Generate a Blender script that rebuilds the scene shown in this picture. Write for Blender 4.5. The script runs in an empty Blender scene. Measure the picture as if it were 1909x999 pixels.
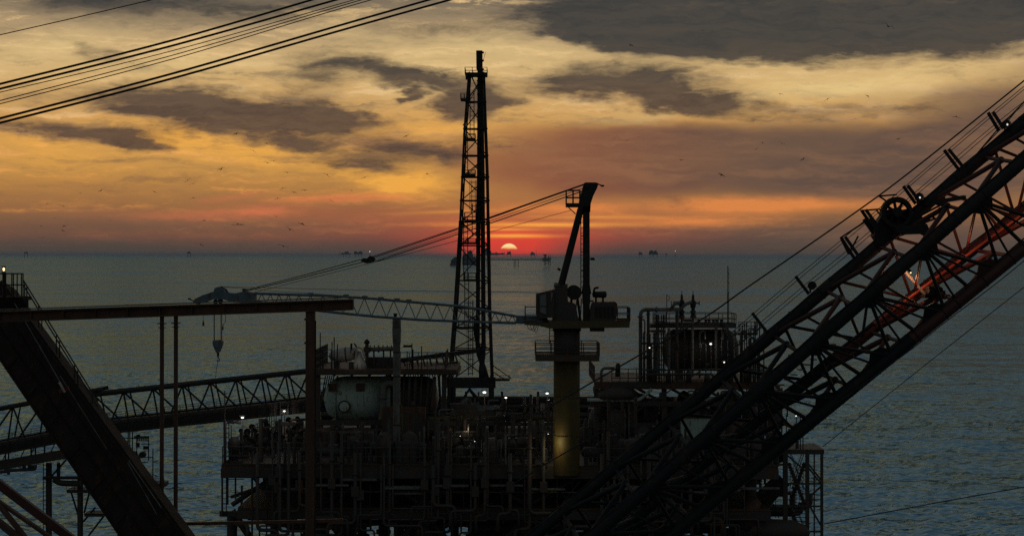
import bpy, math, random
from mathutils import Vector, Matrix
random.seed(7)
SC = bpy.context.scene
R = math.radians
# ---------------------------------------------------------------- camera
CAM_H = 38.0
F_PX = 3828.0                      # focal length in photograph pixels
W_PX, H_PX = 1909.0, 999.0
cam_data = bpy.data.cameras.new('camera')
cam_data.sensor_width = 36.0
cam_data.lens = 36.0 * F_PX / W_PX
cam_data.clip_start = 0.5
cam_data.clip_end = 200000.0
cam = bpy.data.objects.new('camera', cam_data)
SC.collection.objects.link(cam)
PITCH, ROLL = 0.352, -0.135
cam.matrix_world = (Matrix.Translation((0, 0, CAM_H)) @ Matrix.Rotation(R(90 - PITCH), 4, 'X')
                    @ Matrix.Rotation(R(-ROLL), 4, 'Z'))
SC.camera = cam
CM = cam.matrix_world.to_3x3()
def P(x, y, d):
    """the place at depth d (metres north of the camera) that the photograph shows at x, y"""
    v = CM @ Vector(((x - W_PX / 2) / F_PX, -(y - H_PX / 2) / F_PX, -1.0))
    return Vector((0, 0, CAM_H)) + v * (d / v.y)
SC.view_settings.view_transform = 'Standard'
SC.view_settings.look = 'None'
SC.view_settings.exposure = 0.0
SC.view_settings.gamma = 1.0
SC.render.resolution_x, SC.render.resolution_y = 1024, 535
try:
    SC.cycles.max_bounces = 5; SC.cycles.use_denoising = False
    SC.cycles.volume_bounces = 0
    SC.cycles.caustics_reflective = False
    SC.cycles.sample_clamp_indirect = 3.0
except Exception: pass

def lin(c):
    return tuple((v / 255 / 12.92 if v / 255 <= 0.04045 else ((v / 255 + 0.055) / 1.055) ** 2.4) for v in c) + (1.0,)

# ---------------------------------------------------------------- sky
SUN_AZ, SUN_EL = -0.085, 0.06
world = bpy.data.worlds.new('World')
SC.world = world
world.use_nodes = True
nt = world.node_tree
nt.nodes.clear()
def N(kind, **kw):
    n = nt.nodes.new(kind)
    for k, v in kw.items(): setattr(n, k, v)
    return n
def put(sock, v):
    if hasattr(v, 'is_linked') or hasattr(v, 'links'): nt.links.new(v, sock)
    else: sock.default_value = v
def M(op, a, b=None, c=None, clamp=False):
    n = N('ShaderNodeMath', operation=op, use_clamp=clamp)
    put(n.inputs[0], a)
    if b is not None: put(n.inputs[1], b)
    if c is not None: put(n.inputs[2], c)
    return n.outputs[0]
def MR(v, a, b, c=0.0, d=1.0, mode='SMOOTHSTEP'):
    n = N('ShaderNodeMapRange', interpolation_type=mode)
    put(n.inputs[0], v); put(n.inputs[1], a); put(n.inputs[2], b); put(n.inputs[3], c); put(n.inputs[4], d)
    return n.outputs[0]
def MIX(f, a, b, mode='MIX'):
    n = N('ShaderNodeMix', data_type='RGBA', blend_type=mode)
    n.clamp_factor = True
    put(n.inputs[0], f); put(n.inputs[6], a); put(n.inputs[7], b)
    return n.outputs[2]
def VM(op, a, b=None, s=None):
    n = N('ShaderNodeVectorMath', operation=op)
    put(n.inputs[0], a)
    if b is not None: put(n.inputs[1], b)
    if s is not None: put(n.inputs['Scale'], s)
    return n.outputs[0]
def NOISE(vec, scale=1.0, detail=5, rough=0.55, out=0, dist=0.0, lac=2.0):
    n = N('ShaderNodeTexNoise')
    put(n.inputs['Vector'], vec); n.inputs['Scale'].default_value = scale
    n.inputs['Detail'].default_value = detail; n.inputs['Roughness'].default_value = rough
    n.inputs['Distortion'].default_value = dist; n.inputs['Lacunarity'].default_value = lac
    return n.outputs[out]
tc = N('ShaderNodeTexCoord')
DIR = VM('NORMALIZE', tc.outputs['Generated'])
sp = N('ShaderNodeSeparateXYZ'); put(sp.inputs[0], DIR)
dx, dy, dz = sp.outputs
EL = M('MULTIPLY', M('ARCSINE', dz), 57.2958)
AZ = M('MULTIPLY', M('ARCTAN2', dx, dy), 57.2958)
cb = N('ShaderNodeCombineXYZ'); put(cb.inputs[0], AZ); put(cb.inputs[1], EL); AE = cb.outputs[0]
cb = N('ShaderNodeCombineXYZ'); put(cb.inputs[0], M('MULTIPLY', dx, 57.3)); put(cb.inputs[1], M('MULTIPLY', dy, 57.3)); put(cb.inputs[2], EL); NV = cb.outputs[0]
def SCL(v, sx, sy, sz, off=(0, 0, 0)):
    n = N('ShaderNodeMapping'); put(n.inputs[0], v)
    n.inputs['Scale'].default_value = (sx, sy, sz); n.inputs['Location'].default_value = off
    return n.outputs[0]
warpA = VM('SUBTRACT', NOISE(SCL(NV, .45, .45, 1.3), 1, 3, .5, out=1), (.5, .5, .5))
warpB = VM('SUBTRACT', NOISE(SCL(NV, 1.5, 1.5, 4.5, (9, 3, 5)), 1, 5, .6, out=1), (.5, .5, .5))
AEW = VM('ADD', VM('ADD', AE, VM('MULTIPLY', warpA, (2.6, .75, 0))), VM('MULTIPLY', warpB, (1.3, .42, 0)))
AEW2 = VM('ADD', VM('ADD', AE, VM('MULTIPLY', warpA, (1.5, .22, 0))), VM('MULTIPLY', warpB, (.8, .12, 0)))
def BLOB(x, y, rx, ry, rot=0, w=1.0, acc=None, vec=None, kind='QUADRATIC_SPHERE'):
    """soft patch of cloud; x, y, rx, ry in 1/66.8 degree round due-north, rot in degrees (positive: falls to the right)"""
    n = N('ShaderNodeMapping', vector_type='TEXTURE')
    put(n.inputs[0], AEW if vec is None else vec)
    n.inputs['Location'].default_value = ((x - 954.5) / 66.8, (476 - y) / 66.8, 0)
    n.inputs['Rotation'].default_value = (0, 0, R(-rot))
    n.inputs['Scale'].default_value = (rx / 66.8, ry / 66.8, 1)
    g = N('ShaderNodeTexGradient', gradient_type=kind); put(g.inputs[0], n.outputs[0])
    return M('MULTIPLY_ADD', g.outputs[1], w, acc if acc is not None else 0.0)
def BLOBS(lst, vec=None, kind='QUADRATIC_SPHERE'):
    acc = None
    for b in lst: acc = BLOB(*b, acc=acc, vec=vec, kind=kind)
    return acc
ramp = N('ShaderNodeValToRGB')
sw = N('ShaderNodeSeparateXYZ'); put(sw.inputs[0], AEW2); ELW = sw.outputs[1]
stops = [(0, (76, 69, 62)), (.4, (88, 74, 64)), (.8, (112, 84, 66)), (1.3, (150, 104, 66)), (2.0, (182, 130, 70)), (2.7, (200, 148, 78)),
         (3.6, (206, 154, 86)), (4.4, (206, 164, 104)), (5.2, (208, 174, 118)), (6.2, (176, 150, 112)), (7.1, (118, 106, 90)), (10, (80, 88, 90)), (16, (60, 80, 88))]
put(ramp.inputs[0], M('DIVIDE', ELW, 16.0))
cr = ramp.color_ramp
while len(cr.elements) < len(stops): cr.elements.new(0.5)
for e, (p, c) in zip(cr.elements, stops): e.position = p / 16.0; e.color = lin(c)
col = ramp.outputs[0]
# streaky thin cloud over everything: lighter and darker wisps
st1 = NOISE(SCL(VM('ADD', NV, VM('MULTIPLY', warpA, (3, 3, 1.0))), .16, .16, 1.9), 1, 6, .6)
st2 = NOISE(SCL(VM('ADD', NV, VM('MULTIPLY', warpB, (2, 2, .6))), .4, .4, 5.0, (4, 7, 2)), 1, 6, .6)
wisp = M('ADD', M('MULTIPLY', M('SUBTRACT', st1, .5), 1.6), M('MULTIPLY', M('SUBTRACT', st2, .5), 1.1))
hz = MR(EL, .3, 3.0)
hw = M('MULTIPLY', M('MULTIPLY', wisp, 1.25), M('MULTIPLY_ADD', hz, .8, .2))
col = MIX(MR(hw, .0, .42), col, MIX(MR(EL, 1.5, 5), lin((232, 152, 74)), lin((226, 190, 134))))
col = MIX(M('MULTIPLY', MR(hw, .0, -.5), .62), col, MIX(MR(EL, 1, 5), lin((112, 80, 66)), lin((112, 100, 82))))
# light patches
gold = BLOBS([(400, 258, 160, 26, 10, .9), (760, 340, 150, 26, 6, 1.0), (680, 325, 120, 12, 10, .6), (60, 275, 200, 20, 4, .5), (330, 262, 260, 55, 8, .75), (480, 290, 260, 45, 6, .8), (740, 335, 190, 60, 6, .95), (620, 300, 200, 40, 5, .5), (120, 300, 260, 60, 3, .4),
              (830, 240, 230, 70, -5, .5), (1250, 225, 360, 30, -4, .45), (720, 350, 120, 20, 12, .5)])
col = MIX(M('MINIMUM', M('MULTIPLY', gold, M('MULTIPLY_ADD', wisp, 1.5, .85)), .85, clamp=True), col, lin((244, 174, 74)))
cream = BLOBS([(900, 95, 420, 60, 2, .6), (800, 160, 240, 60, 10, .4), (1550, 168, 420, 50, -4, 1.0), (130, 95, 260, 55, -12, .6), (1450, 110, 330, 30, -2, .5), (1200, 215, 200, 26, 0, .5),
               (350, 130, 250, 40, -8, .5), (620, 60, 200, 40, 5, .3)])
col = MIX(M('MINIMUM', M('MULTIPLY', cream, .75), .85), col, lin((236, 206, 142)))
# broad brown-violet veil on the right and low orange bands
veil = BLOBS([(1400, 290, 640, 100, 0, 1.5), (1090, 300, 330, 95, -4, 1.3), (1880, 235, 330, 130, -18, 2.0), (1780, 320, 480, 120, 0, 1.6), (800, 285, 260, 45, 8, .9), (1120, 345, 300, 45, 0, 1.0), (1500, 345, 500, 50, 0, .9),
              (560, 390, 330, 26, 4, .7), (700, 400, 300, 40, 0, .7), (1600, 450, 900, 44, 0, 1.4), (150, 440, 800, 50, 0, .8), (500, 445, 400, 30, 0, .7), (1700, 190, 260, 40, 0, .7), (1300, 250, 500, 34, 0, .9)], vec=AEW2, kind='SPHERICAL')
veilc = MIX(MR(AZ, -2, 8), lin((140, 84, 62)), lin((92, 74, 67)))
veilt = M('ADD', veil, M('MULTIPLY', wisp, 1.0))
veilc = MIX(MR(wisp, -.25, .35), veilc, MIX(.22, veilc, lin((176, 126, 84))))
col = MIX(M('MULTIPLY', M('MULTIPLY', MR(veilt, .0, 1.9), MR(veil, 0, .5)), .95), col, veilc)
fire = BLOBS([(1380, 378, 240, 22, 0, 1.2), (1330, 388, 330, 30, 0, .9), (1500, 383, 430, 24, 0, .7), (1260, 412, 330, 22, 0, .8), (1050, 388, 240, 24, 0, .8), (620, 370, 260, 16, -3, .45), (480, 395, 170, 14, 0, .5), (700, 365, 120, 14, 0, .3)], vec=AEW2)
col = MIX(M('MINIMUM', M('MULTIPLY', fire, M('MULTIPLY_ADD', wisp, 1.2, .9)), .85, clamp=True), col, lin((226, 136, 72)))
pink = BLOBS([(480, 395, 190, 22, -2, 1.2), (440, 372, 120, 12, -8, .8), (640, 372, 200, 10, 0, .7), (330, 405, 300, 18, 0, .6), (700, 405, 260, 20, 0, .6)], vec=AEW2)
col = MIX(M('MULTIPLY', M('MULTIPLY', pink, M('MULTIPLY_ADD', wisp, 2.2, .9), clamp=True), .8), col, lin((204, 112, 76)))
# the red of the setting sun
glow = BLOBS([(949, 448, 560, 150, 0, .45), (955, 440, 300, 80, 0, .55), (949, 462, 130, 48, 0, .8)], vec=AEW2)
col = MIX(M('MINIMUM', glow, .95), col, MIX(MR(EL, .25, 1.5), lin((222, 66, 52)), lin((232, 122, 62))))
band = BLOBS([(953, 440, 150, 7, 0, 1.3), (1010, 419, 330, 9, 0, 1.1), (940, 428, 150, 5, 0, .8), (1120, 405, 240, 7, 0, .5), (840, 395, 200, 7, -2, .4)], vec=VM('ADD', AE, VM('MULTIPLY', warpB, (.5, .05, 0))))
col = MIX(M('MINIMUM', band, .9), col, lin((255, 168, 70)))
low = M('MULTIPLY', MR(EL, .62, .1), MR(M('ABSOLUTE', M('ADD', AZ, .1)), 1.0, 3.2))
col = MIX(M('MULTIPLY', low, .8), col, lin((80, 69, 62)))
# dark clouds
fine = M('ADD', M('MULTIPLY', NOISE(SCL(VM('ADD', NV, VM('ADD', VM('MULTIPLY', warpA, (3, 3, 1.1)), VM('MULTIPLY', warpB, (1.2, 1.2, .3)))), .6, .6, 4.2, (2, 8, 1)), 1, 9, .7), .6), M('MULTIPLY', st2, .4))
dark = BLOBS([(400, 212, 270, 60, 5, 1.5), (540, 232, 210, 42, 4, 1.2), (300, 190, 160, 44, 0, .8), (600, 205, 110, 55, 25, .8), (130, 255, 230, 30, 7, 1.3), (270, 268, 120, 32, 4, 1.3),
              (640, 128, 220, 36, 4, .9), (800, 152, 200, 34, 12, 1.1), (590, 150, 90, 26, 0, .6), (850, 200, 100, 34, 2, 2.0), (910, 190, 70, 20, 0, .9), (745, 180, 45, 16, -20, 1.7),
              (565, 272, 95, 17, 2, 1.3), (675, 306, 110, 30, 5, 1.4), (770, 285, 190, 26, 4, 1.1), (1500, 20, 620, 100, 0, 2.0), (1270, 62, 330, 66, 6, 1.6), (1750, 50, 440, 90, -3, 2.2), (1130, 50, 200, 26, 0, .9), (1280, 96, 260, 30, 6, 1.1),
              (1230, 165, 240, 60, 6, 1.3), (1300, 194, 170, 28, 2, 1.2), (1130, 150, 190, 40, 0, .6), (330, 30, 320, 50, -3, 1.0), (120, 8, 300, 40, 0, 1.0), (190, 105, 130, 24, 20, .6),
              (1500, 215, 160, 22, 0, .7), (1700, 205, 150, 20, -4, .7), (1240, 375, 70, 20, 10, .6), (60, 190, 240, 34, 0, .5), (1000, 165, 220, 28, 0, .6), (700, 240, 140, 28, 10, .6), (860, 60, 420, 34, 0, .6), (560, 20, 300, 30, 0, .5), (1050, 20, 300, 30, 0, .5), (900, 270, 200, 34, 0, .6)], kind='SPHERICAL')
dk = M('SUBTRACT', M('ADD', dark, M('ADD', M('MULTIPLY', M('SUBTRACT', fine, .5), 1.7), M('MULTIPLY', M('SUBTRACT', st1, .5), 1.3))), .05)
dkm = M('MULTIPLY', MR(dk, .0, 1.15), M('MULTIPLY', MR(dark, .0, .35), .94))
dcol = MIX(MR(EL, 3.5, 6.2), lin((80, 64, 57)), lin((52, 56, 58)))
dcol = MIX(MR(fine, .62, .4), dcol, MIX(MR(EL, 4.0, 6.0, .24, .1), dcol, lin((138, 112, 84))))
dcol = MIX(MR(fine, .5, .72), dcol, MIX(.4, dcol, lin((44, 44, 46))))
col = MIX(dkm, col, dcol)
# dusk sky overhead and behind, with added fill
skt = N('ShaderNodeTexSky', sky_type='NISHITA', sun_disc=False, sun_elevation=R(1.0), sun_rotation=R(SUN_AZ))
skt.air_density = 1.2; skt.dust_density = 2.0; skt.ozone_density = 2.0
nish = MIX(1.0, skt.outputs[0], (SKY_S := 0.15, SKY_S, SKY_S, 1), 'MULTIPLY')
nish = MIX(1.0, nish, (1.2, 1.0, .72, 1), 'MULTIPLY')
nish = MIX(1.0, nish, MIX(MR(st1, .3, .7), lin((44, 50, 52)), lin((80, 83, 82))), 'ADD')      # grey fill added to lift the ambient, streaked like thin high cloud
nish = MIX(MR(EL, 3.5, .2), nish, lin((62, 62, 64)))
away = M('MAXIMUM', MR(EL, 10, 24), MR(M('ABSOLUTE', AZ), 22, 70))
col = MIX(away, col, nish)
# sun disc with a cloud bank across its lower half
sx = M('DIVIDE', M('SUBTRACT', AZ, SUN_AZ), .262); sy = M('DIVIDE', M('SUBTRACT', EL, SUN_EL), .27)
rr = M('SQRT', M('ADD', M('MULTIPLY', sx, sx), M('MULTIPLY', sy, sy)))
bank = M('ADD', EL, M('MULTIPLY', M('SUBTRACT', NOISE(SCL(NV, 4, 4, 8), 1, 3), .5), .09))
disc = M('MULTIPLY', MR(rr, 1.05, .93), MR(bank, .165, .215))
suncol = MIX(MR(EL, .17, .28), lin((255, 170, 90)), (1.06, .80, .36, 1))
col = MIX(disc, col, suncol)
col = MIX(MR(EL, -.3, -.6), col, lin((34, 42, 46)))
bg = N('ShaderNodeBackground'); put(bg.inputs[0], col); bg.inputs[1].default_value = 1.0
wo = N('ShaderNodeOutputWorld'); nt.links.new(bg.outputs[0], wo.inputs[0])
# ---------------------------------------------------------------- sun lamp (on the horizon, nearly spent)
sl = bpy.data.lights.new('sun', 'SUN'); sl.energy = 0.0006; sl.angle = R(2); sl.color = (1.0, .42, .2)
so = bpy.data.objects.new('sun', sl); SC.collection.objects.link(so)
so.rotation_euler = (R(90 - 1.0), 0, R(180 - SUN_AZ))
# ---------------------------------------------------------------- helpers: materials
def new_mat(name):
    m = bpy.data.materials.new(name); m.use_nodes = True
    return m, m.node_tree, m.node_tree.nodes['Principled BSDF']
def paint(name, c1, c2, scale=1.2, rough=.6, metal=0.0, bump=.15, rust=None, rust_amt=.35, spec=.3):
    """weathered paint or steel: two tones, streaks of rust, uneven gloss, fine relief"""
    m, t, b = new_mat(name)
    tc = t.nodes.new('ShaderNodeTexCoord')
    geo = t.nodes.new('ShaderNodeNewGeometry')
    n1 = t.nodes.new('ShaderNodeTexNoise'); n1.inputs['Scale'].default_value = scale; n1.inputs['Detail'].default_value = 6; n1.inputs['Roughness'].default_value = .65
    t.links.new(geo.outputs['Position'], n1.inputs['Vector'])
    mx = t.nodes.new('ShaderNodeMix'); mx.data_type = 'RGBA'
    mr = t.nodes.new('ShaderNodeMapRange'); mr.inputs[1].default_value = .35; mr.inputs[2].default_value = .65
    t.links.new(n1.outputs[0], mr.inputs[0]); t.links.new(mr.outputs[0], mx.inputs[0])
    mx.inputs[6].default_value = (*c1, 1); mx.inputs[7].default_value = (*c2, 1)
    last = mx.outputs[2]
    if rust:
        mp = t.nodes.new('ShaderNodeMapping'); mp.inputs['Scale'].default_value = (2.4, 2.4, .5); t.links.new(geo.outputs['Position'], mp.inputs[0])
        n2 = t.nodes.new('ShaderNodeTexNoise'); n2.inputs['Scale'].default_value = 1.6; n2.inputs['Detail'].default_value = 8; n2.inputs['Roughness'].default_value = .7
        t.links.new(mp.outputs[0], n2.inputs['Vector'])
        m2 = t.nodes.new('ShaderNodeMapRange'); m2.inputs[1].default_value = .62 - rust_amt * .4; m2.inputs[2].default_value = .72 - rust_amt * .3
        t.links.new(n2.outputs[0], m2.inputs[0])
        x2 = t.nodes.new('ShaderNodeMix'); x2.data_type = 'RGBA'
        t.links.new(m2.outputs[0], x2.inputs[0]); t.links.new(last, x2.inputs[6]); x2.inputs[7].default_value = (*rust, 1)
        last = x2.outputs[2]
    t.links.new(last, b.inputs['Base Color'])
    rr = t.nodes.new('ShaderNodeMapRange'); rr.inputs[3].default_value = rough - .12; rr.inputs[4].default_value = min(1, rough + .15)
    t.links.new(n1.outputs[0], rr.inputs[0]); t.links.new(rr.outputs[0], b.inputs['Roughness'])
    b.inputs['Metallic'].default_value = metal
    b.inputs['Specular IOR Level'].default_value = spec
    if bump:
        n3 = t.nodes.new('ShaderNodeTexNoise'); n3.inputs['Scale'].default_value = 14; n3.inputs['Detail'].default_value = 4
        t.links.new(geo.outputs['Position'], n3.inputs['Vector'])
        bp = t.nodes.new('ShaderNodeBump'); bp.inputs['Strength'].default_value = bump; bp.inputs['Distance'].default_value = .02
        t.links.new(n3.outputs[0], bp.inputs['Height']); t.links.new(bp.outputs[0], b.inputs['Normal'])
    return m
def glow_mat(name, c, s):
    m, t, b = new_mat(name)
    b.inputs['Base Color'].default_value = (.8, .8, .8, 1)
    b.inputs['Emission Color'].default_value = (*c, 1); b.inputs['Emission Strength'].default_value = s
    nn = t.nodes.new('ShaderNodeTexNoise'); nn.inputs['Scale'].default_value = 5
    return m
RUST = (.09, .035, .018)
MAT = {
 'steel': paint('dark_steel', (.035, .034, .034), (.05, .045, .042), rust=RUST, rust_amt=.25),
 'black': paint('black_steel', (.018, .018, .02), (.028, .027, .028), rust=(.05, .025, .018), rust_amt=.2, spec=.15),
 'brown': paint('brown_primer', (.07, .036, .028), (.05, .03, .026), rust=(.11, .05, .03), rust_amt=.35, rough=.6),
 'girder': paint('rusted_dark_girder', (.017, .012, .011), (.011, .009, .009), rust=(.04, .02, .014), rust_amt=.3, rough=.7, spec=.08),
 'blue': paint('blue_black_paint', (.011, .013, .017), (.016, .017, .02), rust=(.05, .03, .025), rust_amt=.15, rough=.5, spec=.12),
 'bluegrey': paint('blue_grey_paint', (.11, .16, .2), (.08, .12, .15), rust=RUST, rust_amt=.2),
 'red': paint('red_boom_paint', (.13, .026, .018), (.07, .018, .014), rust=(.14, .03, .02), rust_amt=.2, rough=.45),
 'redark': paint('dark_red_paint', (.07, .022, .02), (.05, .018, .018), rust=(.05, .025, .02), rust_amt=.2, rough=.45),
 'teal': paint('pale_teal_paint', (.36, .47, .45), (.26, .36, .35), rust=(.12, .07, .04), rust_amt=.22, scale=.6),
 'pipe': paint('grey_pipe_paint', (.13, .145, .14), (.09, .1, .1), rust=RUST, rust_amt=.3),
 'yellow': paint('yellow_paint', (.085, .066, .018), (.055, .043, .015), rust=(.12, .06, .02), rust_amt=.3),
 'mustard': paint('dull_mustard_paint', (.085, .065, .03), (.06, .048, .026), rust=(.08, .045, .02), rust_amt=.3),
 'redlit': paint('red_tube_lit_tint', (.55, .12, .08), (.45, .08, .05), rough=.4),  # red brightened so the lamplight on the tube is in its colour
 'white': paint('white_insulation', (.42, .4, .38), (.3, .29, .28), rust=(.15, .1, .07), rust_amt=.3),
 'grate': paint('deck_grating', (.05, .042, .036), (.07, .055, .04), rust=RUST, rust_amt=.4),
 'rope': paint('wire_rope', (.02, .02, .02), (.03, .03, .03), rough=.5, metal=.4, bump=0),
 'far': paint('far_steel', (.08, .075, .075), (.06, .06, .06), bump=0),
 'bird': paint('bird_feathers', (.035, .033, .033), (.06, .055, .05), rough=.8, bump=0, scale=20),
 'window': paint('cab_glass', (.12, .14, .15), (.16, .17, .18), rough=.3, bump=0),
 'lamp': glow_mat('lit_floodlight', (1, .97, .9), 1.5),
 'lampdim': glow_mat('lit_lamp_dim', (1, .95, .85), .8),
 'lampamber': glow_mat('lit_amber_lamp', (1, .62, .28), 2.5),
 'lampoil': glow_mat('far_lit_lamp', (1, .8, .6), 1.3),
}
# ---------------------------------------------------------------- sea
def build_sea():
    import numpy as np
    rng = np.random.default_rng(3)
    # radii: spaced so that each ring is about a pixel of the photograph apart where the view is close
    ys = np.concatenate([np.arange(620, 160, -1.25), np.arange(160, 24, -1.0), np.arange(24, 2.5, -.6)])
    rad = CAM_H * F_PX / ys
    rad = np.concatenate([[0.01, 60, 120, 180, 215], rad[rad > 235], [70000.0]])
    fine_a = np.linspace(-17.5, 17.5, 640)
    coarse = np.concatenate([np.arange(20, 180, 5), [180], np.arange(-175, -17.6, 5)])
    ang = np.radians(np.concatenate([fine_a, coarse]))
    nR, nA = len(rad), len(ang)
    RR, AA = np.meshgrid(rad, ang, indexing='ij')
    X = RR * np.sin(AA); Y = RR * np.cos(AA); Z = np.zeros_like(X)
    base = math.radians(200)
    for k in range(46):
        lam = 1.2 * (8 / 1.2) ** rng.random()
        th = base + rng.normal(0, .8)
        amp = .0095 * lam ** .92 * (.5 + rng.random())
        ph = rng.random() * 6.283
        res = np.clip(1.6 - RR / (lam * 190), 0, 1)
        w = 2 * math.pi / lam
        a = w * (X * math.sin(th) + Y * math.cos(th)) + ph
        Z += amp * res * (np.sin(a) + .25 * np.sin(2 * a + .8))
    grp = .75 + .35 * np.sin(X * .031 + Y * .012) * np.sin(Y * .017 - X * .009)
    Z *= grp * np.clip((RR - 215) / 30, 0, 1)
    Z[:, np.abs(AA[0]) > math.radians(17.6)] = 0
    verts = np.stack([X, Y, Z], -1).reshape(-1, 3)
    i = np.arange(nR - 1)[:, None]; j = np.arange(nA)[None, :]; j2 = (j + 1) % nA
    f = np.stack([i * nA + j, (i + 1) * nA + j, (i + 1) * nA + j2, i * nA + j2], -1).reshape(-1, 4)
    me = bpy.data.meshes.new('sea')
    me.vertices.add(len(verts)); me.vertices.foreach_set('co', verts.ravel().astype('f'))
    me.loops.add(f.size); me.loops.foreach_set('vertex_index', f.ravel().astype('i'))
    me.polygons.add(len(f)); me.polygons.foreach_set('loop_start', np.arange(0, f.size, 4, dtype='i'))
    me.polygons.foreach_set('use_smooth', np.ones(len(f), dtype=bool))
    me.update(calc_edges=True); me.validate()
    o = bpy.data.objects.new('sea', me); SC.collection.objects.link(o); o['kind'] = 'structure'
    m, t, b = new_mat('sea_water')
    b.inputs['Base Color'].default_value = (.03, .125, .15, 1)
    b.inputs['IOR'].default_value = 1.33
    b.inputs['Roughness'].default_value = .26
    geo = t.nodes.new('ShaderNodeNewGeometry')
    def nv(scale, detail, stretch, k, rough=.55):
        # random surface slopes (not filtered by distance, so far water keeps its roughness)
        mp = t.nodes.new('ShaderNodeMapping'); mp.inputs['Scale'].default_value = stretch; t.links.new(geo.outputs['Position'], mp.inputs[0])
        n = t.nodes.new('ShaderNodeTexNoise'); n.inputs['Scale'].default_value = scale; n.inputs['Detail'].default_value = detail; n.inputs['Roughness'].default_value = rough
        t.links.new(mp.outputs[0], n.inputs['Vector'])
        a_ = t.nodes.new('ShaderNodeVectorMath'); a_.operation = 'SUBTRACT'; t.links.new(n.outputs[1], a_.inputs[0]); a_.inputs[1].default_value = (.5, .5, .5)
        b_ = t.nodes.new('ShaderNodeVectorMath'); b_.operation = 'MULTIPLY'; t.links.new(a_.outputs[0], b_.inputs[0]); b_.inputs[1].default_value = (k * .7, k, 0)
        return b_.outputs[0]
    acc = geo.outputs['Normal']
    sx = t.nodes.new('ShaderNodeVectorMath'); sx.operation = 'LENGTH'; t.links.new(geo.outputs['Position'], sx.inputs[0])
    def grow(v, lo, hi):          # open water away from the platforms carries the longer swell
        mr = t.nodes.new('ShaderNodeMapRange'); mr.inputs[1].default_value = 350; mr.inputs[2].default_value = 2600; mr.inputs[3].default_value = lo; mr.inputs[4].default_value = hi
        t.links.new(sx.outputs['Value'], mr.inputs[0])
        m_ = t.nodes.new('ShaderNodeVectorMath'); m_.operation = 'SCALE'; t.links.new(v, m_.inputs[0]); t.links.new(mr.outputs[0], m_.inputs['Scale']); return m_.outputs[0]
    for q in (grow(nv(.011, 2, (.16, 1, 1), 1.3), .12, 1.0), grow(nv(.04, 2, (.2, 1, 1), 1.3), .35, 1.0), grow(nv(.14, 1, (.3, 1, 1), 1.0), .9, .8), nv(.42, 1, (.4, 1, 1), 1.3), nv(1.2, 1, (.45, 1, 1), 1.3)):
        c_ = t.nodes.new('ShaderNodeVectorMath'); c_.operation = 'ADD'; t.links.new(acc, c_.inputs[0]); t.links.new(q, c_.inputs[1]); acc = c_.outputs[0]
    c_ = t.nodes.new('ShaderNodeVectorMath'); c_.operation = 'NORMALIZE'; t.links.new(acc, c_.inputs[0])
    # water: dark teal body under a cool tinted Fresnel reflection
    t.nodes.remove(b)
    gl = t.nodes.new('ShaderNodeBsdfGlossy'); gl.inputs['Color'].default_value = (.235, .395, .515, 1); gl.inputs['Roughness'].default_value = .12
    df = t.nodes.new('ShaderNodeBsdfDiffuse'); df.inputs['Color'].default_value = (.012, .04, .045, 1)
    fr = t.nodes.new('ShaderNodeFresnel'); fr.inputs['IOR'].default_value = 1.33
    mx = t.nodes.new('ShaderNodeMixShader')
    for q in (gl, fr): t.links.new(c_.outputs[0], q.inputs['Normal'])
    t.links.new(fr.outputs[0], mx.inputs[0]); t.links.new(df.outputs[0], mx.inputs[1]); t.links.new(gl.outputs[0], mx.inputs[2])
    t.links.new(mx.outputs[0], t.nodes['Material Output'].inputs['Surface'])
    me.materials.append(m)
build_sea()
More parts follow.
